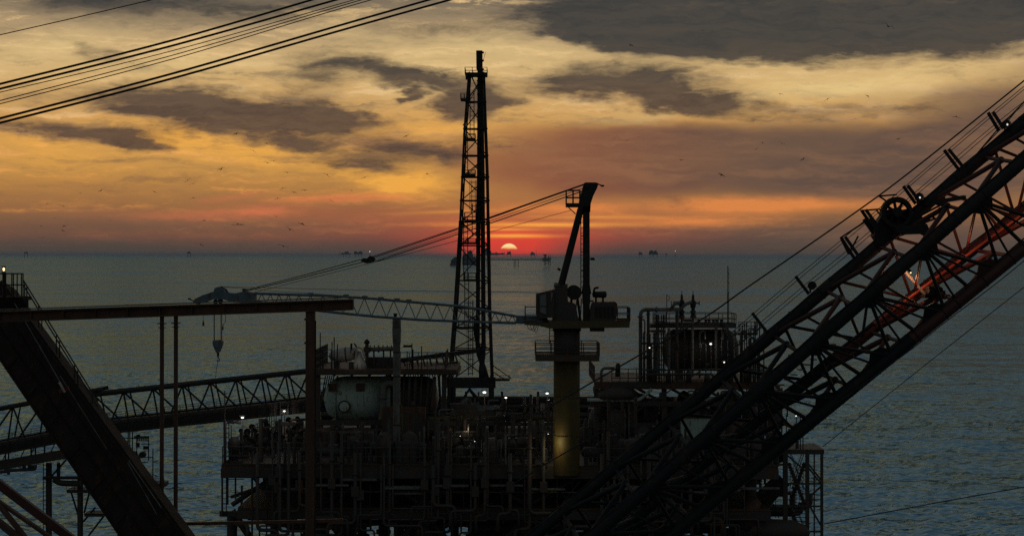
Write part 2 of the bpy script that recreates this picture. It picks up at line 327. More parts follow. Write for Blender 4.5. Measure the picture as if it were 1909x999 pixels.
# ---------------------------------------------------------------- helpers: objects
WM = {}
COL = SC.collection
def thing(name, label, cat, loc=(0, 0, 0), group=None):
    o = bpy.data.objects.new(name, None); o.empty_display_size = .5
    o.location = loc; COL.objects.link(o); WM[o] = Matrix.Translation(loc)
    o['label'] = label; o['category'] = cat
    if group: o['group'] = group
    return o
def tag(o, label, cat, group=None):
    o['label'] = label; o['category'] = cat
    if group: o['group'] = group
    return o
def link(name, me, parent, mw):
    o = bpy.data.objects.new(name, me); COL.objects.link(o)
    if parent is not None:
        o.parent = parent; o.matrix_parent_inverse = WM[parent].inverted()
    o.matrix_basis = mw; WM[o] = mw
    return o
UNIT = {}
def unit(kind, mat, seg=10, ratio=1.0):
    key = (kind, mat, seg, round(ratio, 2))
    if key in UNIT: return UNIT[key]
    if kind == 'box':
        v = [(x, y, z) for z in (-.5, .5) for y in (-.5, .5) for x in (-.5, .5)]
        f = [(0, 2, 3, 1), (4, 5, 7, 6), (0, 1, 5, 4), (2, 6, 7, 3), (0, 4, 6, 2), (1, 3, 7, 5)]
    elif kind == 'cyl':
        v, f = [], []
        for z, r in ((0, 1), (1, ratio)):
            v += [(r * math.cos(2 * math.pi * k / seg), r * math.sin(2 * math.pi * k / seg), z) for k in range(seg)]
        f = [(k, (k + 1) % seg, seg + (k + 1) % seg, seg + k) for k in range(seg)] + [tuple(range(seg))[::-1], tuple(range(seg, 2 * seg))]
    elif kind == 'ball':
        v, f = [(0, 0, -1)], []
        rings = 6
        for i in range(1, rings):
            a = math.pi * i / rings
            v += [(math.sin(a) * math.cos(2 * math.pi * k / seg), math.sin(a) * math.sin(2 * math.pi * k / seg), -math.cos(a)) for k in range(seg)]
        v.append((0, 0, 1)); n = len(v) - 1
        f += [(0, 1 + (k + 1) % seg, 1 + k) for k in range(seg)]
        for i in range(rings - 2):
            b = 1 + i * seg
            f += [(b + k, b + (k + 1) % seg, b + seg + (k + 1) % seg, b + seg + k) for k in range(seg)]
        b = 1 + (rings - 2) * seg
        f += [(b + k, b + (k + 1) % seg, n) for k in range(seg)]
    me = bpy.data.meshes.new(kind); me.from_pydata(v, [], f)
    if kind != 'box':
        me.polygons.foreach_set('use_smooth', [len(p.vertices) <= 4 for p in me.polygons])
    me.materials.append(MAT[mat]); me.update()
    UNIT[key] = me
    return me
def frame(a, b, up=(0, 0, 1)):
    z = (b - a); L = z.length; z = z / max(L, 1e-9)
    u = Vector(up)
    if abs(z.dot(u)) > .985: u = Vector((0, 1, 0))
    x = u.cross(z).normalized(); y = z.cross(x)
    return x, y, z, L
def cyl(name, par, a, b, r, mat, seg=10, r2=None):
    a = Vector(a); b = Vector(b); x, y, z, L = frame(a, b)
    m = Matrix(((x.x * r, y.x * r, z.x * L, a.x), (x.y * r, y.y * r, z.y * L, a.y), (x.z * r, y.z * r, z.z * L, a.z), (0, 0, 0, 1)))
    return link(name, unit('cyl', mat, seg, 1.0 if r2 is None else r2 / r), par, m)
def bar(name, par, a, b, w, h, mat):
    """rectangular member from a to b; w across, h upright"""
    a = Vector(a); b = Vector(b); x, y, z, L = frame(a, b); c = (a + b) / 2
    m = Matrix(((x.x * w, y.x * h, z.x * L, c.x), (x.y * w, y.y * h, z.y * L, c.y), (x.z * w, y.z * h, z.z * L, c.z), (0, 0, 0, 1)))
    return link(name, unit('box', mat), par, m)
def box(name, par, c, s, mat, rz=0.0):
    m = Matrix.Translation(c) @ Matrix.Rotation(rz, 4, 'Z') @ Matrix.Diagonal((*s, 1))
    return link(name, unit('box', mat), par, m)
def ball(name, par, c, r, mat, seg=12):
    s = (r, r, r) if not hasattr(r, '__len__') else r
    return link(name, unit('ball', mat, seg), par, Matrix.Translation(c) @ Matrix.Diagonal((*s, 1)))
class MB:
    def __init__(s): s.v = []; s.f = []
    def add(s, v, f):
        o = len(s.v); s.v += [tuple(p) for p in v]; s.f += [tuple(i + o for i in q) for q in f]
    def tube(s, a, b, r, seg=6, r2=None):
        a = Vector(a); b = Vector(b); x, y, z, L = frame(a, b); v = []
        for p, q in ((a, r), (b, r if r2 is None else r2)):
            v += [p + x * (q * math.cos(2 * math.pi * k / seg)) + y * (q * math.sin(2 * math.pi * k / seg)) for k in range(seg)]
        s.add(v, [(k, (k + 1) % seg, seg + (k + 1) % seg, seg + k) for k in range(seg)] + [tuple(range(seg))[::-1], tuple(range(seg, 2 * seg))])
    def bar(s, a, b, w, h):
        a = Vector(a); b = Vector(b); x, y, z, L = frame(a, b); v = []
        for p in (a, b):
            for i, j in ((-1, -1), (1, -1), (1, 1), (-1, 1)): v.append(p + x * (i * w / 2) + y * (j * h / 2))
        s.add(v, [(0, 1, 5, 4), (1, 2, 6, 5), (2, 3, 7, 6), (3, 0, 4, 7), (3, 2, 1, 0), (4, 5, 6, 7)])
    def box(s, c, sz):
        c = Vector(c); v = [c + Vector((x * sz[0] / 2, y * sz[1] / 2, z * sz[2] / 2)) for z in (-1, 1) for y in (-1, 1) for x in (-1, 1)]
        s.add(v, [(0, 2, 3, 1), (4, 5, 7, 6), (0, 1, 5, 4), (2, 6, 7, 3), (0, 4, 6, 2), (1, 3, 7, 5)])
    def path(s, pts, r, seg=8, caps=True):
        """continuous round tube through points"""
        pts = [Vector(p) for p in pts]; n = len(pts); rings = []
        up = Vector((.13, .31, 1)).normalized()
        for i, p in enumerate(pts):
            t = ((pts[min(i + 1, n - 1)] - p).normalized() + (p - pts[max(i - 1, 0)]).normalized())
            if t.length < 1e-6: t = pts[-1] - pts[0]
            t.normalize()
            if i == 0:
                x = up.cross(t).normalized()
            else:
                x = (x - t * x.dot(t)).normalized()
            y = t.cross(x)
            rings.append([p + x * (r * math.cos(2 * math.pi * k / seg)) + y * (r * math.sin(2 * math.pi * k / seg)) for k in range(seg)])
        v = [q for ring in rings for q in ring]; f = []
        for i in range(n - 1):
            f += [(i * seg + k, i * seg + (k + 1) % seg, (i + 1) * seg + (k + 1) % seg, (i + 1) * seg + k) for k in range(seg)]
        if caps: f += [tuple(range(seg))[::-1], tuple(range((n - 1) * seg, n * seg))]
        s.add(v, f)
    def prism(s, outline, y0, y1):
        """outline: list of (x, z); extruded from y0 to y1"""
        n = len(outline)
        v = [(x, y0, z) for x, z in outline] + [(x, y1, z) for x, z in outline]
        s.add(v, [tuple(range(n)), tuple(range(n, 2 * n))[::-1]] + [(k, n + k, n + (k + 1) % n, (k + 1) % n) for k in range(n)])
    def lathe(s, a, b, prof, seg=20):
        """prof: list of (t along a-b in metres, radius)"""
        a = Vector(a); b = Vector(b); x, y, z, L = frame(a, b); v = []; f = []
        for t, r in prof:
            v += [a + z * t + x * (r * math.cos(2 * math.pi * k / seg)) + y * (r * math.sin(2 * math.pi * k / seg)) for k in range(seg)]
        for i in range(len(prof) - 1):
            f += [(i * seg + k, i * seg + (k + 1) % seg, (i + 1) * seg + (k + 1) % seg, (i + 1) * seg + k) for k in range(seg)]
        f += [tuple(range(seg))[::-1], tuple(range((len(prof) - 1) * seg, len(prof) * seg))]
        s.add(v, f)
    def build(s, name, par, mat, smooth=False):
        n = len(s.v); c = Vector((sum(p[0] for p in s.v) / n, sum(p[1] for p in s.v) / n, sum(p[2] for p in s.v) / n))
        me = bpy.data.meshes.new(name); me.from_pydata([(p[0] - c.x, p[1] - c.y, p[2] - c.z) for p in s.v], [], s.f)
        me.materials.append(MAT[mat]); me.update()
        if smooth: me.polygons.foreach_set('use_smooth', [len(p.vertices) <= 4 for p in me.polygons])
        return link(name, me, par, Matrix.Translation(c))
def copy_tree(o, parent=None):
    c = o.copy(); COL.objects.link(c)
    if parent is not None: c.parent = parent
    for ch in [q for q in bpy.data.objects if q.parent == o]: copy_tree(ch, c)
    return c
def place(o, loc, rz=0.0, label=None, group=None, s=1.0):
    o.location = loc; o.rotation_euler = (0, 0, rz); o.scale = (s, s, s)
    if label: o['label'] = label
    if group: o['group'] = group
    return o
def rounded(pts, rad, n=5):
    """round the corners of a pipe run"""
    pts = [Vector(p) for p in pts]; out = [pts[0]]
    for i in range(1, len(pts) - 1):
        a, p, b = pts[i - 1], pts[i], pts[i + 1]
        da = (a - p); db = (b - p); r = min(rad, da.length * .45, db.length * .45)
        s, e = p + da.normalized() * r, p + db.normalized() * r
        for k in range(n + 1):
            t = k / n; out.append(s * (1 - t) ** 2 + p * (2 * t * (1 - t)) + e * t * t)
    out.append(pts[-1]); return out
def pipe(par, pts, r, mat='pipe', flanges=(), name='pipe', rad=None):
    mb = MB(); pts = [Vector(p) for p in pts]
    mb.path(rounded(pts, rad or r * 3.2), r, 10)
    for i, t in flanges:
        a, b = pts[i], pts[i + 1]; c = a.lerp(b, t); z = (b - a).normalized()
        mb.tube(c - z * .06, c + z * .06, r * 1.55, 12)
    return mb.build(name, par, mat, True)
def railing(par, pts, h=1.1, step=1.5, mat='steel', r=.028, mid=2, name='railing'):
    """handrail along pts; the rails are the part, each post a piece of it"""
    mb = MB(); pts = [Vector(p) for p in pts]
    for a, b in zip(pts, pts[1:]):
        for k in range(1, mid + 1):
            mb.tube(a + Vector((0, 0, h * k / mid)), b + Vector((0, 0, h * k / mid)), r, 5)
        mb.bar(a + Vector((0, 0, .06)), b + Vector((0, 0, .06)), .015, .1)
    o = mb.build(name, par, mat)
    if par is not None and par.parent is not None: return o
    for i, (a, b) in enumerate(zip(pts, pts[1:])):
        n = max(1, round((b - a).length / step))
        for k in range(n + (1 if i == len(pts) - 2 else 0)):
            p = a.lerp(b, k / n); cyl('post', o, p, p + Vector((0, 0, h)), r, mat, 6)
    return o
def ladder(par, a, b, w=.42, mat='steel', cage=False, side=(1, 0, 0), step=.32, name='ladder'):
    a = Vector(a); b = Vector(b); s = Vector(side) * (w / 2); mb = MB(); L = (b - a).length; n = int(L / step)
    mb.tube(a - s, b - s, .035, 5); mb.tube(a + s, b + s, .035, 5)
    for k in range(n):
        p = a.lerp(b, (k + .5) / n); mb.tube(p - s, p + s, .02, 4)
    if cage:
        nrm = Vector(side).cross((b - a).normalized())
        for k in range(0, n, 3):
            p = a.lerp(b, (k + .5) / n)
            mb.path([p - s + nrm * 0, p - s * 1.7 + nrm * .35, p + nrm * .7, p + s * 1.7 + nrm * .35, p + s], .018, 4)
        for q in (-1.7, 0, 1.7): mb.tube(a.lerp(b, .1) + s * q + nrm * (.7 if q == 0 else .35), b + s * q + nrm * (.7 if q == 0 else .35), .018, 4)
    return mb.build(name, par, mat)
def wire(pts, w, label, group=None, name='wire_rope', cat='wire rope', mat='rope', n=14):
    """smooth cable through three or more points"""
    pts = [Vector(p) for p in pts]
    if len(pts) > 2:
        out = []; m = len(pts)
        for i in range(m - 1):
            p0, p1, p2, p3 = pts[max(i - 1, 0)], pts[i], pts[i + 1], pts[min(i + 2, m - 1)]
            if i == 0: p0 = p1 * 2 - p2
            if i == m - 2: p3 = p2 * 2 - p1
            for k in range(n):
                t = k / n
                out.append(.5 * ((2 * p1) + (p2 - p0) * t + (2 * p0 - 5 * p1 + 4 * p2 - p3) * t * t + (3 * p1 - p0 - 3 * p2 + p3) * t ** 3))
        out.append(pts[-1]); pts = out
    mb = MB(); mb.path(pts, w / 2, 6)
    o = mb.build(name, None, mat, True)
    return tag(o, label, cat, group)
def zat(y, d): return P(W_PX / 2, y, d).z
def lerp(a, b, t): return a + (b - a) * t
# ---------------------------------------------------------------- foreground: wires across the upper left sky
def wires_top():
    g = 'wire ropes crossing the sky at the upper left'
    px = 24.0 / F_PX
    L = [([(-60, 79), (130, 36), (340, -13)], 1.9, 'thin single wire rope in the top left corner, highest of the ropes'),
         ([(-60, 172), (0, 157), (320, 76), (610, -8)], 4.6, 'thick black wire rope, upper one of the upper pair in the sky'),
         ([(-60, 181), (0, 166), (320, 86), (660, -9)], 4.6, 'thick black wire rope, lower one of the upper pair in the sky'),
         ([(-60, 187), (0, 172.5), (320, 95.5), (690, -8)], 1.8, 'thin wire rope just beneath the upper thick pair in the sky'),
         ([(-60, 203), (0, 188), (320, 104), (600, 22), (730, -16)], 2.0, 'thin wire rope, upper one of the two between the thick pairs'),
         ([(-60, 209), (0, 194), (320, 111), (600, 27), (750, -16)], 2.0, 'thin wire rope, lower one of the two between the thick pairs'),
         ([(-60, 236), (0, 221), (320, 138), (640, 46), (850, -14)], 4.8, 'thick black wire rope, upper one of the lower pair in the sky'),
         ([(-60, 245), (0, 229.5), (320, 147), (640, 56), (890, -14)], 4.8, 'thick black wire rope, lower one of the lower pair in the sky')]
    for pts, w, lab in L:
        wire([P(x, y, 24 + x * .004) for x, y in pts], w * px, lab, g)
wires_top()
# ---------------------------------------------------------------- foreground: brown steel frame (beam on posts)
def fore_frame():
    d = 60.0; s = d / F_PX
    t = thing('steel_frame', 'rust brown beam on slim posts standing before the sea at left', 'steel frame', P(579, 1100, d))
    a, b = P(-60, 592, d), P(658, 567.5, d)
    x, y, z, L = frame(a, b)
    bar('web', t, a, b, .06, 18 * s, 'brown')
    for k, nm in ((1, 'flange'), (-1, 'flange')):
        off = Vector((0, 0, k * 9 * s)); bar(nm, t, a + off, b + off, .36, .045, 'brown')
    for q in range(1, 12): box('stiffener', t, a.lerp(b, q / 12), (.02, .3, 15 * s), 'brown')
    r = MB(); r.tube(a + Vector((0, -.14, .2)), b + Vector((-.3, -.14, .2)), .02, 6); r.build('conduit', t, 'pipe')
    e = MB(); e.box(b + Vector((.01, 0, 0)), (.02, .36, 20 * s)); e.build('end_plate', t, 'brown')
    for X, top, bot, w in ((302, 588, 1120, 8), (328, 587, 1120, 8), (579, 578, 1120, 17)):
        p0 = P(X, bot, d + .02); p1 = P(X, top, d + .02); p0.x = p1.x
        if w < 10:
            o = cyl('post', t, p0, p1, w / 2 * s, 'brown', 12)
            c = P(X, top + 15, d); box('bracket', o, (p1.x, d + .02, c.z), (16 * s, .2, .03), 'brown'); box('bracket', o, (p1.x, d + .02, c.z - .12), (13 * s, .16, .02), 'brown')
        else:
            o = box('post', t, ((p0.x + p1.x) / 2, d + .02, (p0.z + p1.z) / 2), (w * s, w * s, p1.z - p0.z), 'brown')
            for yy in (596, 640, 760, 870): box('cable_clip', o, (p1.x - 9.5 * s, d - .05, zat(yy, d)), (.05, .06, .06), 'black')
            cyl('conduit', o, (p1.x + 9.6 * s, d - .04, p0.z), (p1.x + 9.6 * s, d - .04, p1.z - .3), .02, 'black', 6)
    bar('crossbar', t, P(334, 976, d + .1), P(579, 971, d + .1), .09, 6 * s, 'brown')
    bar('crossbar', t, P(579, 971, d + .1), P(640, 969, d + .1), .09, 6 * s, 'brown')
fore_frame()
# ---------------------------------------------------------------- foreground: big sloping box girder at left
def girder():
    def C(y, d): return P(lerp(74, 267, (y - 700) / 275), y, d)
    a = C(556, 68); b = C(1080, 56)
    t = thing('box_girder', 'massive dark rusty box girder sloping down from the left edge with a handrail', 'steel girder', C(1080, 56))
    ax = (b - a).normalized()
    side = ax.cross(Vector((0, 1, 0))).normalized()          # points to the image's left-down or right-up
    if side.x < 0: side = -side
    back = side.cross(ax); back = back if back.y > 0 else -back
    w = 1.6; dp = .7
    mb = MB(); v = []
    for p, k in ((a, 1.0), (b, 1.0)):
        for i, j in ((-1, 0), (1, 0), (1, 1), (-1, 1)): v.append(p + side * (i * w / 2 * k) + back * (j * dp))
    mb.add(v, [(0, 1, 5, 4), (1, 2, 6, 5), (2, 3, 7, 6), (3, 0, 4, 7), (3, 2, 1, 0), (4, 5, 6, 7)])
    mb.build('girder_body', t, 'girder')
    for q, wd in ((-.47, .05), (-.12, .035), (.14, .05), (.44, .06)):
        bar('stiffener', t, a + side * (q * w) - back * .03, b + side * (q * w) - back * .03, wd, .06, 'girder')
    n = 9
    for k in range(1, n):
        c = a.lerp(b, k / n) - back * .015
        bar('weld_seam', t, c - side * w * .46, c - side * w * .14, .015, .02, 'girder')
        for q in (-.4, -.25, .3): ball('bolt', t, c + side * q * w - back * .02 + ax * (.1 * (k % 3)), .028, 'black', 6)
    # lit rods clamped along the face
    cyl('rod', t, P(27, 565, 64), P(118, 722, 61.5), .014, 'pipe', 6)
    cyl('rod', t, P(112, 700, 61.8), P(200, 838, 60.4), .010, 'pipe', 6)
    cyl('rod', t, P(240, 858, 57.5), P(301, 946, 56.8), .013, 'pipe', 6)
    cyl('rod', t, P(238, 862, 57.5), P(292, 958, 56.8), .010, 'pipe', 6)
    bar('bracket', t, P(110, 730, 61.4), P(128, 723, 61.4), .06, .12, 'red')
    bar('timber_block', t, P(110, 712, 61.2), P(121, 731, 61.2), .06, .05, 'white')
    # handrail
    rails = MB(); tops = []
    for off in (0, 9):
        A = P(44, 523 + off, 63.5); B = P(182, 748 + off, 60.6); rails.tube(A, B, .022, 6)
    rl = rails.build('handrail', t, 'black')
    for X, y0, y1 in ((46, 526, 566), (50, 533, 572), (72, 569, 610), (78, 579, 616), (105, 625, 660), (111, 635, 668), (139, 680, 714), (145, 690, 726), (172, 734, 762)):
        cyl('post', rl, P(X, y1, 62.3), P(X, y0, 62.3), .02, 'black', 6)
    # landing with a lamp post at the top
    fl = P(14, 556, 65); box('landing', t, (fl.x, fl.y, fl.z), (1.25, 1.2, .12), 'girder')
    box('toe_plate', t, (P(14, 562, 64).x, 64.2, fl.z - .15), (1.2, .1, .25), 'girder')
    r2 = MB()
    for yy in (510, 531): r2.tube(P(-8, yy, 64.3), P(43, yy, 64.3), .022, 6)
    rr = r2.build('railing', t, 'black')
    for X in (22, 25, 32, 40, 43): cyl('post', rr, P(X, 556, 64.3), P(X, 509, 64.3), .02, 'black', 6)
    t2 = thing('lamp_post', 'squat post with a glowing amber lamp on the landing at far left', 'lamp', P(8, 556, 64.6))
    cyl('post', t2, P(8, 556, 64.6), P(8, 509, 64.6), .065, 'black', 10)
    cyl('lamp_base', t2, P(7, 510, 64.6), P(7, 507, 64.6), .075, 'black', 10)
    ball('bulb', t2, P(7, 502, 64.6), (.035, .035, .055), 'lampamber')
    cyl('cap', t2, P(7, 498.5, 64.6), P(7, 496, 64.6), .06, 'black', 10)
girder()
def corner_struts():
    t = thing('lattice_frame', 'dark brown diagonal struts crossing the bottom left corner', 'steel frame', P(60, 1080, 52))
    for x0, y0, x1, y1, w, m in ((-40, 873, 210, 1062, 16, 'redark'), (-30, 915, 150, 1040, 6, 'brown'), (-30, 905, 70, 1030, 7, 'brown'), (-30, 950, 50, 1015, 12, 'brown')):
        o = bar('strut', t, P(x0, y0, 52), P(x1, y1, 51), .12, w * 52 / F_PX, m)
corner_struts()
# ---------------------------------------------------------------- foreground: big crane boom at right
def boom():
    ends = {'A': ((995, 1000), (1909, 228), 38.0), 'B': ((1096, 1007), (1909, 298), 36.6), 'C': ((1140, 1001), (1909, 390), 38.5), 'D': ((1235, 1010), (1909, 462), 37.1)}
    rad = {'A': 11.5, 'B': 12.5, 'C': 11.0, 'D': 13.0}
    def line(k, x, dd=0):
        (x0, y0), (x1, y1), d = ends[k]
        return P(x, lerp(y0, y1, (x - x0) / (x1 - x0)), d + dd)
    s = 37.5 / F_PX
    t = thing('crane_boom', 'huge lattice crane boom rising across the right side of the photo, partly lit red', 'crane boom', line('D', 1235))
    def seg(k, x0, x1, m):
        cyl('chord', t, line(k, x0), line(k, x1), rad[k] * s, m, 16)
    for k in 'ABCD':
        x0, x1 = (870, 1980)
        if k == 'C': seg(k, x0, 1560, 'blue'); seg(k, 1560, x1, 'red')
        elif k == 'D': seg(k, x0, 1700, 'blue'); seg(k, 1700, x1, 'redark')
        elif k == 'B': seg(k, x0, 1640, 'blue'); seg(k, 1640, x1, 'black')
        else: seg(k, x0, 1500, 'blue'); seg(k, 1500, x1, 'black')
    def mat(x, low=False):
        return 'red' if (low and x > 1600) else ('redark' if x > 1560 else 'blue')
    nodes = {'A': 1440, 'B': 1494, 'C': 1525, 'D': 1590}; dxs = {'A': 98, 'B': 102, 'C': 96, 'D': 100}
    def nd(k, i, dd=0): return line(k, nodes[k] + dxs[k] * i, dd)
    r = 3.6 * s
    for i in range(-6, 6):
        x = nodes['B'] + dxs['B'] * i
        # top face: bar across, K braces back along the chords
        A, B = nd('A', i), nd('B', i); M_ = (A + B) / 2
        cyl('lacing', t, A, B, r * 1.05, mat(x), 8)
        if i > -6:
            cyl('lacing', t, M_, nd('A', i - 1) , r * 1.35, mat(x), 8)
            cyl('lacing', t, M_, nd('B', i - 1), r * 1.3, mat(x), 8)
        ball('gusset', t, M_, r * 1.9, mat(x), 8)
        # bottom face
        Cc, D = nd('C', i), nd('D', i); M2 = (Cc + D) / 2
        cyl('lacing', t, Cc, D, r * 1.05, mat(x, i > 1), 8)
        if i > -6:
            cyl('lacing', t, M2, nd('C', i - 1), r * 1.5, mat(x, i > 0), 8)
            cyl('lacing', t, M2, nd('D', i - 1), r * 1.2, mat(x), 8)
        ball('gusset', t, M2, r * 2, mat(x, i > 1), 8)
        # near side B-D and far side A-C: warren with posts
        off = .22
        b = nd('B', i + off); 
        for q in (-.5, 0, .5): cyl('brace', t, b, nd('D', i + off + q), r * (.95 if q else 1.05), 'black' if x > 1560 else 'blue', 8)
        a = nd('A', i + off)
        for q in (-.5, .5): cyl('brace', t, a, nd('C', i + off + q + .1), r * .85, mat(x, i > 0), 8)
        for q in (-.36, .3): cyl('brace', t, b, nd('C', i + off + q), r * .8, mat(x, i > 1), 8)
        cyl('brace', t, nd('A', i + .5), nd('D', i + .62), r * .7, mat(x), 8)
        for q in (-.27, .27): cyl('brace', t, b, nd('D', i + off + q), r * .62, 'black' if x > 1560 else 'blue', 8)
        # gusset plates on B and D
        g = MB(); p = nd('B', i + off); ax = (line('B', 1600) - line('B', 1500)).normalized(); dn = (nd('D', i + off) - p).normalized()
        g.add([p - ax * .3 + Vector((0, -.02, 0)), p + ax * .3 + Vector((0, -.02, 0)), p + ax * .14 + dn * .26 + Vector((0, -.02, 0)), p - ax * .14 + dn * .26 + Vector((0, -.02, 0)),
               p - ax * .3 + Vector((0, .02, 0)), p + ax * .3 + Vector((0, .02, 0)), p + ax * .14 + dn * .26 + Vector((0, .02, 0)), p - ax * .14 + dn * .26 + Vector((0, .02, 0))],
              [(0, 1, 2, 3), (7, 6, 5, 4), (0, 4, 5, 1), (1, 5, 6, 2), (2, 6, 7, 3), (3, 7, 4, 0)])
        g.build('gusset_plate', t, 'black' if x > 1560 else 'blue')
        g = MB(); p = nd('D', i + .6); up = (nd('B', i + .6) - p).normalized()
        g.add([p - ax * .42 + Vector((0, -.02, 0)), p + ax * .3 + Vector((0, -.02, 0)), p + ax * .16 + up * .3 + Vector((0, -.02, 0)), p - ax * .02 + up * .36 + Vector((0, -.02, 0)),
               p - ax * .42 + Vector((0, .02, 0)), p + ax * .3 + Vector((0, .02, 0)), p + ax * .16 + up * .3 + Vector((0, .02, 0)), p - ax * .02 + up * .36 + Vector((0, .02, 0))],
              [(0, 1, 2, 3), (7, 6, 5, 4), (0, 4, 5, 1), (1, 5, 6, 2), (2, 6, 7, 3), (3, 7, 4, 0)])
        g.build('gusset_plate', t, 'redark' if x > 1640 else 'blue')
    for k in 'ABCD':          # weld rings and cable clips along each chord
        for j in range(26):
            x = 900 + j * 42 + 9 * (j % 3); c0, c1 = line(k, x), line(k, x + 1.6)
            cyl('weld_ring', t, c0, c1, rad[k] * s * 1.05, 'red' if (k == 'C' and x > 1560) else 'black', 14)
            if j % 2: box('cable_clip', t, line(k, x + 20) + Vector((-.02, -.04, rad[k] * s * 1.02)), (.07, .1, .05), 'black')
        m_ = MB(); m_.path([line(k, x) + Vector((-.02, -.05, rad[k] * s + .03 + .012 * math.sin(x * .05))) for x in range(880, 1970, 30)], .014, 5); m_.build('cable', t, 'black')
    # walkway pipe inside the boom over chord C; lit stretch painted brighter red
    cyl('conduit', t, P(1630, 603, 38.2), P(1960, 360, 38.2), 2.7 * s, 'redlit', 10); cyl('conduit', t, P(1560, 655, 38.2), P(1630, 603, 38.2), 2.7 * s, 'blue', 10)
    cyl('conduit', t, P(1420, 762, 38.0), P(1560, 655, 38.2), 2.0 * s, 'blue', 8)
    br = cyl('brace', t, P(1680, 497, 38.1), P(1724, 549, 38.2), 3.2 * s, 'white', 8); 
    # rope guide posts standing on chord A
    for (tx, ty), (bx, by), tw in (((1842, 210), (1862, 242), 9), ((1760, 280), (1787, 314), 9), ((1684, 347), (1707, 378), 8), ((1606, 392), (1630, 426), 8), ((1568, 443), (1593, 480), 8), ((1483, 515), (1508, 546), 3), ((1402, 583), (1429, 616), 3),
                                   ((1610, 409), (1628, 433), 10)):
        bar('rope_guide', t, P(bx, by + 2, 38), P(tx, ty, 38), .05, .055, 'black')
        if tw > 3: bar('rope_guide', t, P(bx + tw, by - 2, 37.8), P(tx + tw, ty - 1, 37.8), .05, .055, 'black')
    # hand rail frames near the sheave
    for pts in (((1568, 446), (1582, 474), (1600, 440)), ((1604, 393), (1640, 390), (1650, 404)), ((1566, 444), (1612, 414)), ((1634, 392), (1656, 418)), ((1638, 365), (1655, 377)), ((1636, 366), (1672, 363))):
        for a, b in zip(pts, pts[1:]): cyl('rail', t, P(*a, 37.9), P(*b, 37.9), .018, 'black', 6)
    # sheave: rim, hub, spokes
    c = P(1671, 396, 37.7); R0 = 29 * s
    def ring(cen, ro, ri, th, nm, m):
        mb = MB(); v = []; n = 28
        for yy in (-th / 2, th / 2):
            for rr in (ro, ri): v += [cen + Vector((rr * math.cos(2 * math.pi * k / n), yy, rr * math.sin(2 * math.pi * k / n))) for k in range(n)]
        f = []
        for k in range(n):
            j = (k + 1) % n
            f += [(k, j, n + j, n + k), (2 * n + k, 3 * n + k, 3 * n + j, 2 * n + j), (k, 2 * n + k, 2 * n + j, j), (n + k, n + j, 3 * n + j, 3 * n + k)]
        mb.add(v, f); return mb.build(nm, t, m)
    rim = ring(c, R0, R0 * .78, .2, 'sheave_rim', 'black')
    ring(c + Vector((.08, .35, -.03)), R0, R0 * .78, .2, 'sheave_rim', 'black')
    for k in range(8):
        a = k * math.pi / 4 + .2; cyl('spoke', rim, c, c + Vector((math.cos(a), 0, math.sin(a))) * R0 * .85, .03, 'black', 6)
    cyl('hub', t, c - Vector((0, .2, 0)), c + Vector((0, .6, 0)), R0 * .3, 'black', 12)
    mb = MB()
    pts = [(1636, 412), (1650, 392), (1700, 392), (1722, 408), (1728, 436), (1690, 436), (1664, 446), (1640, 458), (1628, 440)]
    pw = [P(x, y, 37.9) for x, y in pts]
    mb.prism([(p.x, p.z) for p in pw], 37.8, 38.2); mb.build('sheave_bracket', t, 'black')
    mb = MB(); pts = [(1664, 424), (1720, 418), (1728, 436), (1672, 438)]
    pw = [P(x, y, 37.5) for x, y in pts]; mb.prism([(p.x, p.z) for p in pw], 37.1, 37.7); mb.build('bracket_beam', t, 'black')
    bar('crossbeam', t, P(1714, 382, 38), P(1798, 368, 37), .08, .07, 'black')
    for a, b in (((1716, 402), (1762, 378)), ((1722, 408), (1768, 382)), ((1700, 424), (1742, 408)), ((1730, 410), (1752, 388)), ((1738, 404), (1750, 412))):
        cyl('tie_rod', t, P(*a, 37.6), P(*b, 37.2), .02, 'black', 6)
    # machinery inside the boom
    for cx, cy, w, h in ((1738, 540, 22, 12), (1752, 546, 14, 9), (1728, 552, 16, 7), (1762, 551, 12, 5), (1744, 534, 8, 6)):
        p = P(cx, cy, 37.9); box('gearbox', t, p, (w * s, .2, h * s), 'black', .2)
    for cx, cy in ((1735, 545), (1750, 540), (1758, 552)):
        p = P(cx, cy, 37.8); cyl('roller', t, p - Vector((0, .12, 0)), p + Vector((0, .12, 0)), 6 * s, 'black', 12)
    # guard post lines along the lower walkway
    for k in range(12):
        x = 1420 + k * 12; y = 745 - k * 9.4
        box('grating_tread', t, P(x, y, 38.3), (.1, .3, .02), 'pipe')
    # small flood lamps on the boom
    for x, y, lab, em in ((1877, 232, 'small lit flood lamp on the boom near the right edge', 'lampdim'), (1714, 368, 'small lit flood lamp on the boom beside the big sheave', 'lampdim'), (1514, 533, 'small unlit flood lamp on the boom above the sea horizon side', None)):
        q = thing('flood_lamp', lab, 'lamp', P(x, y + 8, 37.9))
        p = P(x, y, 37.8)
        cyl('housing', q, p + Vector((0, .14, .0)), p + Vector((0, .02, 0)), 6.5 * s, 'black', 14, 7.5 * s)
        if em: ball('bulb', q, p + Vector((0.01, .0, -.005)), (1.7 * s, .02, 1.9 * s), em)
        for aa in (0, 1.57): pass
        mbb = MB(); mbb.path([p + Vector((8 * s * math.cos(a), .0, 8 * s * math.sin(a))) for a in [k * .35 for k in range(-1, 10)]], .008, 5); mbb.build('guard', q, 'black')
        cyl('bracket', q, p + Vector((-.03, .08, -.04)), P(x - 3, y + 12, 37.9), .018, 'black', 6)
    # the warm work light inside the boom
    q = thing('work_lamp', 'work lamp inside the boom that throws red orange light on its lower chord', 'lamp', P(1702, 512, 37.75))
    p = P(1697, 507, 37.75)
